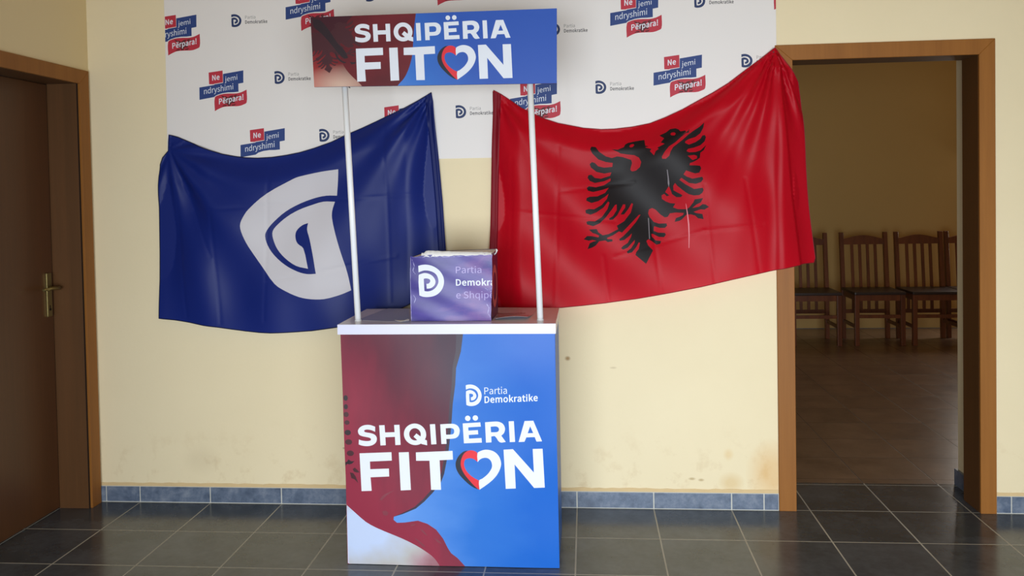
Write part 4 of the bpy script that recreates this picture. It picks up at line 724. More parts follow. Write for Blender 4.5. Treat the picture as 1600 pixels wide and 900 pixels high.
# ------------------------------------------------------------------ promotion counter
FY = -0.631
CT = thing('promotion_counter', (1.565, FY + 0.2, 0), 'white topped campaign counter with printed front and raised header sign on two poles', 'counter')
L3 = dict(
 S=[(1.2855,0.5338),(1.2729,0.5391),(1.2574,0.5413),(1.2399,0.5389),(1.2261,0.5312),(1.2189,0.5208),(1.2187,0.5119),(1.2235,0.5028),(1.2351,0.4975),(1.2525,0.4941),(1.2640,0.4911),(1.2686,0.4866),(1.2665,0.4816),(1.2587,0.4792),(1.2463,0.4791),(1.2308,0.4813),(1.2212,0.4851),(1.2200,0.4659),(1.2323,0.4614),(1.2517,0.4592),(1.2711,0.4624),(1.2849,0.4713),(1.2906,0.4829),(1.2900,0.4944),(1.2825,0.5039),(1.2683,0.5092),(1.2490,0.5125),(1.2432,0.5152),(1.2426,0.5198),(1.2492,0.5229),(1.2609,0.5229),(1.2724,0.5203),(1.2847,0.5146)],
 H=[(1.3011,0.5396),(1.3220,0.5405),(1.3233,0.5122),(1.3604,0.5136),(1.3591,0.5415),(1.3799,0.5423),(1.3821,0.4648),(1.3620,0.4638),(1.3612,0.4956),(1.3241,0.4938),(1.3249,0.4632),(1.3044,0.4619)],
 I=[(1.4975,0.5452),(1.5174,0.5461),(1.5208,0.4688),(1.5008,0.4675)],
 P=[(1.5372,0.5454),(1.5804,0.5476),(1.5937,0.5457),(1.6050,0.5382),(1.6108,0.5257),(1.6106,0.5154),(1.6061,0.5021),(1.5965,0.4937),(1.5831,0.4906),(1.5590,0.4893),(1.5598,0.4706),(1.5399,0.4697)],
 Ph=[(1.5579,0.5303),(1.5782,0.5312),(1.5876,0.5275),(1.5901,0.5191),(1.5873,0.5096),(1.5784,0.5065),(1.5586,0.5056)],
 E=[(1.6229,0.5489),(1.6901,0.5530),(1.6917,0.5368),(1.6438,0.5339),(1.6444,0.5213),(1.6801,0.5234),(1.6813,0.5075),(1.6452,0.5050),(1.6460,0.4910),(1.6935,0.4932),(1.6947,0.4761),(1.6263,0.4730)],
 R=[(1.7079,0.5531),(1.7488,0.5560),(1.7639,0.5538),(1.7758,0.5467),(1.7824,0.5342),(1.7829,0.5240),(1.7782,0.5115),(1.7686,0.5024),(1.7851,0.4787),(1.7624,0.4774),(1.7447,0.5000),(1.7304,0.4991),(1.7311,0.4772),(1.7102,0.4759)],
 Rh=[(1.7288,0.5362),(1.7477,0.5375),(1.7560,0.5348),(1.7604,0.5277),(1.7587,0.5201),(1.7518,0.5159),(1.7299,0.5150)],
 I2=[(1.7975,0.5570),(1.8171,0.5578),(1.8205,0.4793),(1.8006,0.4780)],
 A=[(1.8577,0.5584),(1.8907,0.5597),(1.9223,0.4823),(1.9013,0.4810),(1.8949,0.4979),(1.8633,0.4966),(1.8559,0.4799),(1.8337,0.4786)],
 Ah=[(1.8784,0.5385),(1.8895,0.5130),(1.8685,0.5121)],
 F=[(1.2223,0.4313),(1.3460,0.4362),(1.3468,0.4040),(1.2619,0.3998),(1.2624,0.3702),(1.3349,0.3732),(1.3354,0.3429),(1.2629,0.3391),(1.2664,0.2872),(1.2267,0.2852)],
 I3=[(1.3745,0.4356),(1.4131,0.4371),(1.4188,0.2925),(1.3794,0.2901)],
 T=[(1.4407,0.4362),(1.5821,0.4441),(1.5830,0.4107),(1.5317,0.4075),(1.5352,0.2946),(1.4968,0.2938),(1.4926,0.4049),(1.4408,0.4041)],
 N=[(1.7763,0.4495),(1.8118,0.4516),(1.8895,0.3635),(1.8866,0.4530),(1.9237,0.4544),(1.9294,0.3065),(1.8893,0.3049),(1.8171,0.3938),(1.8200,0.3029),(1.7822,0.3013)],
 HW=[(1.6772,0.4354),(1.6880,0.4438),(1.7052,0.4489),(1.7241,0.4479),(1.7429,0.4405),(1.7577,0.4255),(1.7656,0.4047),(1.7657,0.3895),(1.7585,0.3686),(1.7449,0.3476),(1.7256,0.3284),(1.7026,0.3110),(1.6826,0.2975),(1.6817,0.3325),(1.6936,0.3395),(1.7148,0.3568),(1.7284,0.3759),(1.7321,0.3892),(1.7289,0.4043),(1.7216,0.4138),(1.7103,0.4186),(1.6970,0.4173),(1.6855,0.4116),(1.6774,0.4020)],
 HR=[(1.6765,0.4354),(1.6671,0.4437),(1.6501,0.4466),(1.6348,0.4415),(1.6232,0.4300),(1.6152,0.4128),(1.6122,0.3938),(1.6164,0.3748),(1.6274,0.3540),(1.6441,0.3332),(1.6608,0.3144),(1.6777,0.2993),(1.6826,0.2975),(1.6817,0.3325),(1.6670,0.3392),(1.6483,0.3523),(1.6334,0.3693),(1.6261,0.3863),(1.6256,0.3996),(1.6304,0.4111),(1.6419,0.4161),(1.6552,0.4162),(1.6665,0.4114),(1.6766,0.4031)],
 HB=[(1.6425,0.4465),(1.6253,0.4422),(1.6079,0.4280),(1.5961,0.4089),(1.5927,0.3936),(1.5954,0.3746),(1.6064,0.3538),(1.6232,0.3349),(1.6438,0.3161),(1.6644,0.3030),(1.6788,0.2982),(1.6608,0.3144),(1.6441,0.3332),(1.6274,0.3540),(1.6164,0.3748),(1.6122,0.3938),(1.6152,0.4128),(1.6232,0.4300),(1.6348,0.4415)],
 QT=[(1.4446,0.5095),(1.4759,0.4860),(1.4843,0.4830),(1.4850,0.4640),(1.4641,0.4688),(1.4332,0.4964)])
QC, QX, QY = [(1.4391,0.5060),(1.4821,0.5063),(1.4400,0.5476)]
D1, D2, DX = [(1.6426,0.5684),(1.6715,0.5696),(1.6529,0.5684)]
def slogan_art(mp, red, black, white):
    g = lambda l: [mp(p) for p in l]
    s3 = lambda k: g(smooth(L3[k], 3)); r = lambda k: g(L3[k]); out = []
    rx, ry = QX[0] - QC[0], QY[1] - QC[1]
    out.append(([s3('S')], white)); out.append(([r('H')], white))
    out.append(([g(ell(QC, rx, ry, 36)), g(ell(QC, rx * 0.52, ry * 0.57, 30))], white)); out.append(([r('QT')], white))
    out.append(([r('I')], white)); out.append(([s3('P'), s3('Ph')], white)); out.append(([r('E')], white))
    rd = DX[0] - D1[0]; out.append(([g(ell(D1, rd, rd))], white)); out.append(([g(ell(D2, rd, rd))], white))
    out.append(([s3('R'), s3('Rh')], white)); out.append(([r('I2')], white)); out.append(([r('A'), r('Ah')], white))
    for k in ('F', 'I3', 'T', 'N'): out.append(([r(k)], white))
    out.append(([s3('HB')], black)); out.append(([s3('HR')], red)); out.append(([s3('HW')], white))
    return out
MAR = [(1.1533,0.8921),(1.6310,0.8902),(1.6214,0.8223),(1.6020,0.7591),(1.5976,0.6958),(1.5866,0.6220),(1.5795,0.5372),(1.5668,0.4418),(1.5483,0.3559),(1.5354,0.3232),(1.5038,0.2837),(1.4700,0.2486),(1.4366,0.2214),(1.3866,0.2002),(1.3511,0.1893),(1.3495,0.1769),(1.3630,0.1658),(1.3940,0.1675),(1.4437,0.1751),(1.4806,0.1626),(1.5132,0.1405),(1.5391,0.1059),(1.5568,0.0693),(1.5687,0.0510),(1.5930,0.0330),(1.6249,-0.0016),(1.6235,-0.0361),(1.1310,-0.0462)]
PALE = smooth([(1.1382,0.2575),(1.1669,0.2301),(1.1996,0.2017),(1.2406,0.1671),(1.2816,0.1450),(1.3352,0.1233),(1.3845,0.1033),(1.4335,0.0794),(1.4782,0.0516),(1.5066,0.0275),(1.5305,-0.0133),(1.5299,-0.0429),(1.1308,-0.0512)], 2)
items = [([MAR], M['flag_art'])]
EDG = [(1.6310,0.8902),(1.6214,0.8223),(1.6020,0.7591),(1.5976,0.6958),(1.5866,0.6220),(1.5795,0.5372),(1.5668,0.4418),(1.5483,0.3559),(1.5354,0.3232),(1.5038,0.2837),(1.4700,0.2486),(1.4366,0.2214),(1.3866,0.2002),(1.3511,0.1893),(1.3867,0.2051),(1.4318,0.2279),(1.4645,0.2567),(1.4961,0.2915),(1.5252,0.3287),(1.5381,0.3607),(1.5546,0.4442),(1.5675,0.5396),(1.5742,0.6251),(1.5842,0.6983),(1.5879,0.7616),(1.6014,0.8223),(1.6051,0.8903)]
items += [([EDG], M['flag_edge_art']), ([PALE], M['skin_art'])]
for q in ([(1.4514,0.1415),(1.4636,0.1376),(1.4797,0.1173),(1.4675,0.1233)], [(1.4259,0.1103),(1.4422,0.1003),(1.4686,0.0781),(1.4664,0.0719),(1.4462,0.0900)], [(1.3060,0.2093),(1.3205,0.2116),(1.3307,0.2035),(1.3243,0.1931),(1.3119,0.1950)], [(1.2966,0.2545),(1.3178,0.2754),(1.3554,0.2903),(1.3260,0.2714),(1.3048,0.2505)], [(1.4146,0.1595),(1.4353,0.1618),(1.4290,0.1568),(1.4186,0.1542)], [(1.5042,0.1095),(1.5245,0.0975),(1.5325,0.0854),(1.5162,0.0933)]):
    items.append(([smooth(q, 3)], M['fold_light']))
for q, mt in (([(1.1724,0.6436),(1.1809,0.6436),(1.1722,0.6327)], 'ghost_black'), ([(1.1726,0.6101),(1.1806,0.6101),(1.1724,0.6002)], 'ghost_black'), ([(1.1734,0.5805),(1.1834,0.5805),(1.1732,0.5706)], 'ghost_dark'), ([(1.1762,0.5499),(1.1862,0.5499),(1.1760,0.5410)], 'ghost_dark'), ([(1.1783,0.5114),(1.1908,0.5114),(1.1781,0.5010)], 'ghost_black'), ([(1.1809,0.4748),(1.1945,0.4749),(1.1807,0.4640)], 'ghost_dark'), ([(1.1864,0.4314),(1.2004,0.4315),(1.1862,0.4205)], 'ghost_dark')):
    items.append(([ell(q[0], q[1][0] - q[0][0], abs(q[2][1] - q[0][1]), 16)], M[mt]))
items += [([[(1.1662,0.3817),(1.1656,0.3956),(1.1726,0.3986),(1.1779,0.4076),(1.1892,0.4007),(1.2017,0.4009),(1.1915,0.3909),(1.1814,0.3878),(1.1724,0.3897)]], M['ghost_black']), ([[(1.1935,0.3696),(1.2022,0.3761),(1.2110,0.3683),(1.2207,0.3575),(1.2097,0.3564),(1.1983,0.3603)]], M['ghost_dark']), ([[(1.1827,0.3571),(1.1956,0.3543),(1.2044,0.3425),(1.2148,0.3154),(1.2001,0.3301),(1.1877,0.3349)]], M['ghost_dark'])]
items += slogan_art(lambda p: p, M['red_heart'], M['black_heart'], M['white_ink'])
(lx0, ly0), (lx1, ly1), (lx2, ly2) = [(1.6375,0.6153),(1.6971,0.6163),(1.6380,0.6968)]
items.append(mark_item((lx0, ly0), lx1 - lx0, ly2 - ly0, M['white_ink'], (1, 0.0), (0, 1)))
a, b2, c = [(1.7077,0.6592),(1.7933,0.6614),(1.7077,0.6871)]
items.append(text_item('Partia', a, tuple((Vector(b2) - Vector(a)).normalized()), (0, 1), math.dist(a, b2), math.dist(a, c), M['white_ink'], 0.0))
a, b2, c = [(1.7076,0.6256),(1.9090,0.6340),(1.7076,0.6535)]
items.append(text_item('Demokratike', a, tuple((Vector(b2) - Vector(a)).normalized()), (0, 1), math.dist(a, b2), math.dist(a, c) * 1.02, M['white_ink'], 0.032, None, 0.04))
CX0, CX1, CB0, CB1, CZ = 1.158, 1.976, 1.170, 1.980, 0.889
def ct_surf(u, v):
    return (u, FY - 0.0025 * math.sin((u - CX0) / (CX1 - CX0) * math.pi) - 0.0012 * math.sin(u * 14 + v * 9) - 0.0012 * math.sin(v * 17 - u * 6), v)
o = sheet('front_panel', [(CB0, 0.002), (CB1, 0.002), (CX1, CZ), (CX0, CZ)], M['sky_art'], items, ct_surf, CT, step=0.03)
f = MB()
f.box(CX0 + 0.008, CX1 - 0.006, FY + 0.003, FY + 0.012, 0.003, CZ, M['edge_lam'])
f.box(CX1 - 0.012, CX1 + 0.002, FY + 0.004, -0.24, 0.0, CZ, M['sky_art'], 0.002); f.box(CX0 + 0.006, CX0 + 0.020, FY + 0.004, -0.24, 0.0, CZ, M['flag_art'], 0.002)
f.box(CX0 + 0.02, CX1 - 0.012, FY + 0.012, -0.25, 0.40, 0.415, M['edge_lam'])
f.build('side_panels', CT)
f = MB(); f.box(1.149, 1.981, FY - 0.006, -0.198, CZ, 0.927, M['white_lam'], 0.002)
f.box(1.149, 1.981, FY - 0.0075, FY - 0.0055, CZ, 0.9268, M['edge_lam']); f.build('countertop', CT)
def polepart(a, b2):
    f = MB(); f.tube([a, b2], 0.0118, M['pole'], 20); f.tube([a, (a[0], a[1], a[2] + 0.004)], 0.0135, M['pole'], 20); return f.build('pole', CT)
polepart((1.205, -0.545, 0.927), (1.168, -0.535, 1.90)); polepart((1.919, -0.548, 0.927), (1.893, -0.535, 1.90))
# header sign
SGY = -0.56
SO = [(1.0476,2.1118),(2.0025,2.1118),(1.9977,1.8297),(1.0562,1.8420)]
A6 = [(1.2222,0.4314),(1.2266,0.2851),(1.9238,0.4543),(1.9294,0.3064),(1.9223,0.4822),(1.6427,0.5683),(1.2125,0.5402)]
B6 = [(1.2231,1.9851),(1.2292,1.8580),(1.8264,1.9829),(1.8277,1.8543),(1.8256,2.0074),(1.5870,2.0916),(1.2152,2.0789)]
Xm = np.array([[p[0], p[1], 1] for p in A6]); Cm, *_ = np.linalg.lstsq(Xm, np.array(B6), rcond=None)
def to_sign(p): return (p[0] * Cm[0][0] + p[1] * Cm[1][0] + Cm[2][0], p[0] * Cm[0][1] + p[1] * Cm[1][1] + Cm[2][1])
E3 = [(2.4856,1.6712),(2.3567,1.0998),(2.2839,1.6287)]; G3 = [(1.1636,2.0856),(1.1185,1.8946),(1.0797,2.0737)]
Em = np.linalg.solve(np.array([[p[0], p[1], 1] for p in E3]), np.array(G3))
def to_ghost(p): return (p[0] * Em[0][0] + p[1] * Em[1][0] + Em[2][0], p[0] * Em[0][1] + p[1] * Em[1][1] + Em[2][1])
drape = [(1.2196,2.1156),(1.4623,2.1175),(1.4618,2.1105),(1.4555,2.0684),(1.4510,2.0227),(1.4485,1.9910),(1.4452,1.9557),(1.4342,1.9136),(1.4191,1.8786),(1.4042,1.8578),(1.3838,1.8364),(1.3835,1.8229),(1.2439,1.8269),(1.2442,1.8418),(1.2193,1.8667),(1.1944,1.8924),(1.1767,1.9179),(1.1629,1.9504),(1.1531,2.0006),(1.1801,2.0601)]
allflag = [(1.0303,2.1297),(1.2379,2.1346),(1.2315,1.8567),(1.2458,1.8218),(1.0226,1.8206)]
items = [([[(1.0134,2.1336),(1.3990,2.1198),(1.3946,1.9148),(1.2442,1.8411),(1.2330,1.8272),(1.0057,1.8264)]], M['sign_flag'])]
items += [([smooth(drape, 2)], M['sign_drape'])]
items += [([[to_ghost(p) for p in EAGLE]], M['ghost_dark'])]
items += [([smooth([(1.0568,2.1071),(1.0860,2.0990),(1.1180,2.0623),(1.1533,2.0077),(1.1782,1.9819),(1.1939,1.9512),(1.1774,1.9481),(1.1524,1.9721),(1.1240,2.0086),(1.0884,2.0490),(1.0597,2.0749)], 3)], M['ghost_black'])]
items += [([smooth([(1.1416,1.9796),(1.1521,1.9578),(1.1699,1.9395),(1.1862,1.9336),(1.1770,1.9304),(1.1590,1.9398),(1.1448,1.9581)], 3)], M['ghost_black']), ([[(1.1990,1.9350),(1.2136,1.9328),(1.2227,1.9343),(1.2207,1.9272),(1.2061,1.9248)]], M['ghost_black'])]
items += [([smooth([(1.1911,2.0633),(1.2088,2.0414),(1.2228,2.0161),(1.2478,1.9975),(1.2368,1.9943),(1.2153,2.0074),(1.1966,1.9885),(1.1787,1.9997),(1.1651,2.0429),(1.1728,2.0604)], 3)], M['ghost_dark'])]
items += slogan_art(to_sign, M['red_heart'], M['black_heart'], M['white_ink'])
sheet('header_sign', SO[::-1], M['sign_sky'], items, lambda u, v: (u, SGY, v), CT, step=0.2, smooth_n=False)
sg = MB()
t = bmesh.new(); vs = [t.verts.new((p[0], SGY + 0.0004, p[1])) for p in SO] + [t.verts.new((p[0], SGY + 0.010, p[1])) for p in SO]
t.faces.new(vs[:4]); t.faces.new(vs[4:][::-1])
for i in range(4): t.faces.new((vs[i], vs[(i + 1) % 4], vs[4 + (i + 1) % 4], vs[4 + i]))
sg.add(t, M['navy']); sg.build('sign_board', CT)
f = MB(); q = [(1.1944,1.8380)][0]; f.tube([(q[0], SGY - 0.002, q[1] - 0.001), (q[0], SGY + 0.012, q[1] - 0.001)], 0.002, M['screw'], 8); f.build('screw', CT)

# ------------------------------------------------------------------ printed carton on the counter
BY = -0.571; bz = 0.928
KP = [(1.4531,1.0218),(1.5521,1.0211),(1.4557,1.1468),(1.5988,1.1122),(1.6975,1.1127),(1.5994,1.1392),(1.5979,1.0638),(1.7780,1.0648),(1.5984,1.0916),(1.5983,1.0154),(1.7771,1.0162),(1.5982,1.0439)]
BQ = [(1.4204,0.9268),(1.7328,0.9292),(1.7410,1.1838),(1.4220,1.1804)]
bxw = thing('cardboard_box', (1.58, BY + 0.12, bz), 'worn violet printed cardboard box with white party mark and torn edges, standing on the counter', 'box')
rnd = random.Random(11)
top = [(BQ[2][0] - (BQ[2][0] - BQ[3][0]) * k / 22, BQ[2][1] - (BQ[2][1] - BQ[3][1]) * k / 22 + rnd.uniform(-0.0035, 0.0035)) for k in range(23)]
rgt = [(BQ[1][0] + (BQ[2][0] - BQ[1][0]) * k / 14 + rnd.uniform(-0.0022, 0.0022), BQ[1][1] + (BQ[2][1] - BQ[1][1]) * k / 14) for k in range(1, 14)]
face = [(BQ[0][0], bz), (BQ[1][0], bz)] + rgt + top + [(BQ[0][0] - 0.001, bz + 0.12)]
items = [mark_item(KP[0], KP[1][0] - KP[0][0], KP[2][1] - KP[0][1], M['white_ink'])]
lav = plain('lavender_ink', (160, 146, 200), 0.4, 0.4, 0.02)
items.append(text_item('Partia', KP[3], (1, 0), (0, 1), KP[4][0] - KP[3][0], KP[5][1] - KP[3][1], lav, 0.0))
wD = (KP[4][0] - KP[3][0])
items.append(text_item('Demokratike', KP[6], (1, 0), (0, 1), wD * 2.2, (KP[8][1] - KP[6][1]), M['white_ink'], 0.034, 'Demok', 0.04))
items.append(text_item('e Shqipërisë', KP[9], (1, 0), (0, 1), wD * 2.12, (KP[11][1] - KP[9][1]) * 0.98, lav, 0.0, 'e Shi'))
# torn foil: ragged pale strips along the worn edges
def ragged(pts, w0, w1, n, sd):
    r_ = random.Random(sd); L = []; R_ = []
    for k in range(n + 1):
        s_ = k / n * (len(pts) - 1); j = min(int(s_), len(pts) - 2); w = s_ - j
        x = pts[j][0] + (pts[j + 1][0] - pts[j][0]) * w; y = pts[j][1] + (pts[j + 1][1] - pts[j][1]) * w
        L.append((x + r_.uniform(-w0, 0), y + r_.uniform(-w0, w0))); R_.append((x + r_.uniform(0.0003, w1), y + r_.uniform(-w0, w0)))
    return L + R_[::-1]
for pts, w0, w1, n, sd in (([(1.7411,1.1820),(1.7435,1.1200),(1.7381,1.0775),(1.7397,1.0136),(1.7328,0.9302)], 0.001, 0.003, 40, 1), ([(1.4231,1.1768),(1.4205,1.0875),(1.4211,0.9802),(1.4214,0.9264)], 0.0008, 0.002, 30, 2)):
    items.append(([ragged(pts, w0, w1, n, sd)], M['tape_scuff']))
for pts, w, n, sd in (([(1.4290,1.1660),(1.4376,1.1445),(1.4317,1.1232),(1.4405,1.1124)], 0.0016, 14, 5), ([(1.4315,1.0302),(1.4403,1.0158),(1.4338,0.9980)], 0.0012, 8, 6), ([(1.7085,1.0565),(1.7208,1.0475),(1.7362,1.0527)], 0.0022, 12, 7), ([(1.7162,0.9925),(1.7248,0.9782),(1.7191,0.9569),(1.7295,0.9427)], 0.0014, 12, 8), ([(1.4310,1.1760),(1.5391,1.1755),(1.6466,1.1778),(1.7358,1.1810)], 0.001, 30, 9)):
    items.append(([ragged(pts, w, w, n, sd)], M['tape_scuff']))
def bx_surf(u, v): return (u, BY - 0.0015 * math.sin((u - 1.42) * 22) * (v - bz) * 6 - 0.001 * math.sin(v * 60 + u * 30), v)
sheet('printed_front', face, M['box_art'], items, bx_surf, bxw, step=0.012)
XR, XL, YB = BQ[1][0], BQ[0][0], -0.345
f = MB()
XRB = [(1.7352,1.0291)][0][0]
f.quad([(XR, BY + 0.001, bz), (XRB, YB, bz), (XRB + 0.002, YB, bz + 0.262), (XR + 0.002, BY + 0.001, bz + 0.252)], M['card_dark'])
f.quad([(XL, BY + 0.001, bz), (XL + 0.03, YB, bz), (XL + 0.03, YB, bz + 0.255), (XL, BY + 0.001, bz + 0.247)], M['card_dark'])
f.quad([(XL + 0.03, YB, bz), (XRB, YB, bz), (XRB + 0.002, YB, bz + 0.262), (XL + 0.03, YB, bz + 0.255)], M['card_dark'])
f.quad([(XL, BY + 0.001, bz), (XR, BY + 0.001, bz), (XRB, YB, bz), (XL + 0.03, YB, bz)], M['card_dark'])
f.quad([(XL, BY + 0.002, bz + 0.245), (XR, BY + 0.002, bz + 0.25), (XRB, YB, bz + 0.26), (XL + 0.03, YB, bz + 0.253)], M['paper'])
yc, zc = -0.46, 1.05                      # ring logo on the box side, red flag's reflection painted into its colour
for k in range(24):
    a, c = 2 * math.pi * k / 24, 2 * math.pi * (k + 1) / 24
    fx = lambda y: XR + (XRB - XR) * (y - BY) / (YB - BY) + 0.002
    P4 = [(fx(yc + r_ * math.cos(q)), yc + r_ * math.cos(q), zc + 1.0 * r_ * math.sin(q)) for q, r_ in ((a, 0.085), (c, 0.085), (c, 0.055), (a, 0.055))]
    f.quad(P4, M['ring_logo_reflection'])
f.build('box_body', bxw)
f = MB(); n = 30; i = f.mi(M['paper']); lo = []; up = []; bk = []     # crumpled white lining folded out over the rim
for k in range(n + 1):
    x = XL + 0.045 + (XR + 0.005 - XL - 0.045) * k / n; w = rnd.uniform(-0.002, 0.002)
    hgt = (0.024 if k < 2 else 0.034 - 0.010 * k / n) + rnd.uniform(-0.001, 0.001)
    lo.append(f.bm.verts.new((x, BY - 0.004 + w, bz + 0.2495 + rnd.uniform(-0.0015, 0.0015) + 0.005 * k / n)))
    up.append(f.bm.verts.new((x, BY + 0.006 + w, bz + 0.236 + hgt + 0.003))); bk.append(f.bm.verts.new((x, BY + 0.09, bz + 0.250 + hgt * 0.3)))
for k in range(n):
    for A_, B_ in ((lo, up), (up, bk)):
        g = f.bm.faces.new((A_[k], A_[k + 1], B_[k + 1], B_[k])); g.material_index = i; g.smooth = True
f.build('torn_lining', bxw)
f = MB(); q = [(1.7320,1.1707),(1.7424,1.1808),(1.7464,1.1909),(1.7427,1.1960)]
f.tube([(p[0], -0.45, p[1]) for p in q], [0.003, 0.0025, 0.004, 0.002], M['paper'], 6); f.build('torn_corner', bxw)

# ------------------------------------------------------------------ sheets lying on the countertop
TZ = 0.9275
def flat_sheet(name, pts, mat, label, cat, items=(), lift=None, group=None):
    root = thing(name, (sum(p[0] for p in pts) / len(pts), sum(p[1] for p in pts) / len(pts), TZ), label, cat, group)
    sf = lambda u, v: (u, v, TZ + 0.0006 + (lift(u, v) if lift else 0))
    o = sheet('sheet', pts, mat, list(items), sf, root, step=0.02, smooth_n=False)
    md = o.modifiers.new('thickness', 'SOLIDIFY'); md.thickness = 0.0005
    return root
PP = [(1.7215,-0.2834),(1.7216,-0.1873),(1.8850,-0.2033),(1.8885,-0.2908),(1.8825,-0.3989),(1.8680,-0.5250),(1.8063,-0.5363),(1.7440,-0.5395)]
def paper_lift(u, v):
    c = PP[5]; return 0.012 * math.exp(-((u - c[0] + 0.05) ** 2) / 0.006 - ((v - c[1]) ** 2) / 0.004)
a, b2, c = [(1.7371,-0.3930),(1.8490,-0.3829),(1.7336,-0.3483)]
ti = [text_item('Demokratike', a, tuple((Vector(b2) - Vector(a)).normalized()), (0, 1), math.dist(a, b2), 0.045, M['ink_red'], 0.03, None, 0.04)]
a, b2, c = [(1.7432,-0.4425),(1.8307,-0.4330),(1.7394,-0.4048)]
ti.append(text_item('e Shqipërisë', a, tuple((Vector(b2) - Vector(a)).normalized()), (0, 1), math.dist(a, b2), 0.04, M['ink_red'], 0.0))
flat_sheet('paper_sheet', PP, M['clear_film'], 'thin sheet with dark lettering and a curled corner, right of the violet box', 'paper', ti, paper_lift)
flat_sheet('paper_sheet', [(1.2061,-0.5199),(1.2012,-0.4880),(1.2173,-0.3597),(1.2320,-0.2352),(1.2426,-0.1985),(1.3358,-0.2028),(1.4119,-0.5704),(1.3178,-0.5672),(1.2190,-0.5354)], M['clear_film'], 'plain greyish sheet on the countertop between left pole and violet box', 'paper')
SC = [(1.3577,-0.5821),(1.3762,-0.5565),(1.3956,-0.5743),(1.4076,-0.5656),(1.4179,-0.5865),(1.4196,-0.6067),(1.4048,-0.6174),(1.3837,-0.5988)]
flat_sheet('paper_scrap', SC, M['paper'], 'small torn white paper scrap at the left foot of the violet box', 'paper', (), lambda u, v: 0.006 + 0.004 * math.sin(u * 90))

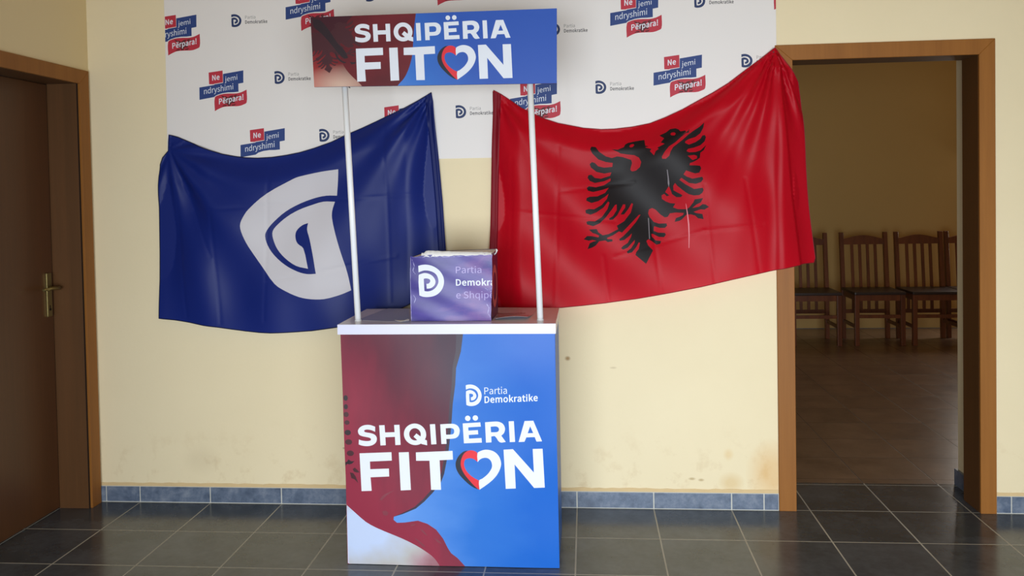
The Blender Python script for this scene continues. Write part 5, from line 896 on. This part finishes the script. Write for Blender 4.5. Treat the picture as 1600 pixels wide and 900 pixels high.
# ------------------------------------------------------------------ chairs in the next room
def make_chair(loc, label, dz=0.0):
    x, y = loc; r = thing('dining_chair', (x, y, 0), label, 'chair', 'slatted wooden chairs along the far wall')
    W2, dF, dB = 0.216, -0.21, 0.21; cw = M['chair_wood']
    for s_ in (-1, 1):
        f = MB(); f.box(x + s_ * W2 - (0.038 if s_ > 0 else 0), x + s_ * W2 + (0.038 if s_ < 0 else 0), y + dF, y + dF + 0.038, 0, 0.452, cw, 0.003); f.build('leg', r)
        f = MB()                                                        # rear leg runs up into the back post and leans backwards
        xc = x + s_ * (W2 - 0.018)
        t = bmesh.new(); prof = [(0.20, 0.0, 0.020), (0.21, 0.44, 0.022), (0.215, 0.50, 0.022), (0.262, 0.985, 0.018)]
        rings = []
        for yy, zz, hh in prof:
            rings.append([t.verts.new((xc + a_ * 0.018, y + yy + b_ * hh, zz)) for a_, b_ in ((-1, -1), (1, -1), (1, 1), (-1, 1))])
        for k in range(len(rings) - 1):
            for j in range(4): t.faces.new((rings[k][j], rings[k][(j + 1) % 4], rings[k + 1][(j + 1) % 4], rings[k + 1][j]))
        t.faces.new(rings[0][::-1]); t.faces.new(rings[-1]); bmesh.ops.recalc_face_normals(t, faces=t.faces)
        bmesh.ops.bevel(t, geom=[e for e in t.edges], offset=0.002, segments=1, affect='EDGES'); f.add(t, cw); f.build('back_post', r)
    lean = lambda z: y + 0.215 + (z - 0.5) * 0.097
    f = MB(); t = bmesh.new(); n = 16; A_ = []                           # arched top rail
    for k in range(n + 1):
        u = -1 + 2 * k / n; xx = x + u * (W2 - 0.036); zt_ = 0.925 + 0.032 * max(0.0, math.cos(u * math.pi / 2)) ** 1.4; zb = 0.872
        A_.append([t.verts.new(p) for p in ((xx, lean(zb) - 0.011, zb), (xx, lean(zt_) - 0.011, zt_), (xx, lean(zt_) + 0.011, zt_), (xx, lean(zb) + 0.011, zb))])
    for k in range(n):
        for j in range(4): t.faces.new((A_[k][j], A_[k][(j + 1) % 4], A_[k + 1][(j + 1) % 4], A_[k + 1][j]))
    t.faces.new(A_[0]); t.faces.new(A_[-1][::-1]); bmesh.ops.recalc_face_normals(t, faces=t.faces); f.add(t, cw); f.build('top_rail', r)
    for k in range(4):
        xs_ = x - 0.105 + 0.07 * k * 1.0 + 0.0; f = MB(); t = bmesh.new(); rr_ = []
        for zz in (0.25, 0.50, 0.69, 0.885):
            yy = (y + 0.208) if zz < 0.5 else lean(zz); rr_.append([t.verts.new((xs_ + a_ * 0.013, yy + b_ * 0.006, zz)) for a_, b_ in ((-1, -1), (1, -1), (1, 1), (-1, 1))])
        for q in range(3):
            for j in range(4): t.faces.new((rr_[q][j], rr_[q][(j + 1) % 4], rr_[q + 1][(j + 1) % 4], rr_[q + 1][j]))
        t.faces.new(rr_[0][::-1]); t.faces.new(rr_[-1]); bmesh.ops.recalc_face_normals(t, faces=t.faces); f.add(t, cw); f.build('slat', r)
    f = MB(); f.box(x - W2 + 0.036, x + W2 - 0.036, y + 0.196, y + 0.220, 0.235, 0.27, cw, 0.003); f.build('lower_back_rail', r)
    f = MB(); f.box(x - W2 - 0.004, x + W2 + 0.004, y + dF - 0.008, y + 0.20, 0.452, 0.478, M['chair_pad'], 0.008); f.build('seat', r)
    f = MB()
    f.box(x - W2 + 0.038, x + W2 - 0.038, y + dF + 0.008, y + dF + 0.028, 0.40, 0.452, cw, 0.002); f.box(x - W2 + 0.036, x + W2 - 0.036, y + 0.195, y + 0.215, 0.40, 0.452, cw, 0.002)
    for s_ in (-1, 1): f.box(x + s_ * (W2 - 0.02) - 0.01, x + s_ * (W2 - 0.02) + 0.01, y + dF + 0.038, y + 0.19, 0.40, 0.452, cw, 0.002)
    f.build('apron', r)
    f = MB(); f.box(x - W2 + 0.038, x + W2 - 0.038, y + dF + 0.010, y + dF + 0.028, 0.245, 0.275, cw, 0.003); f.build('stretcher', r)
    for s_ in (-1, 1):
        f = MB(); f.box(x + s_ * (W2 - 0.02) - 0.009, x + s_ * (W2 - 0.02) + 0.009, y + dF + 0.038, y + 0.182, 0.15, 0.18, cw, 0.003); f.build('stretcher', r)
    return r
def copy_thing(src, loc, label):
    """copies a thing, its parts and their parts"""
    def cp(o, parent):
        c = o.copy(); COL.objects.link(c)
        if parent is not None: c.parent = parent; c.matrix_parent_inverse = o.matrix_parent_inverse.copy()
        for ch in o.children: cp(ch, c)
        return c
    c = cp(src, None); c.location = loc; c['label'] = label; return c
ch = make_chair((4.675, 4.205), 'dark wooden slat-back chair second from the left in the doorway, its whole back visible')
bpy.context.view_layer.update()
copy_thing(ch, (4.125, 4.19, 0), 'dark wooden slat-back chair partly hidden behind the red flag and left door casing')
copy_thing(ch, (5.170, 4.205, 0), 'dark wooden slat-back chair third from the left, its right post touching the cut-off chair')
copy_thing(ch, (5.622, 4.215, 0), 'dark wooden slat-back chair cut off by the right edge of the doorway')
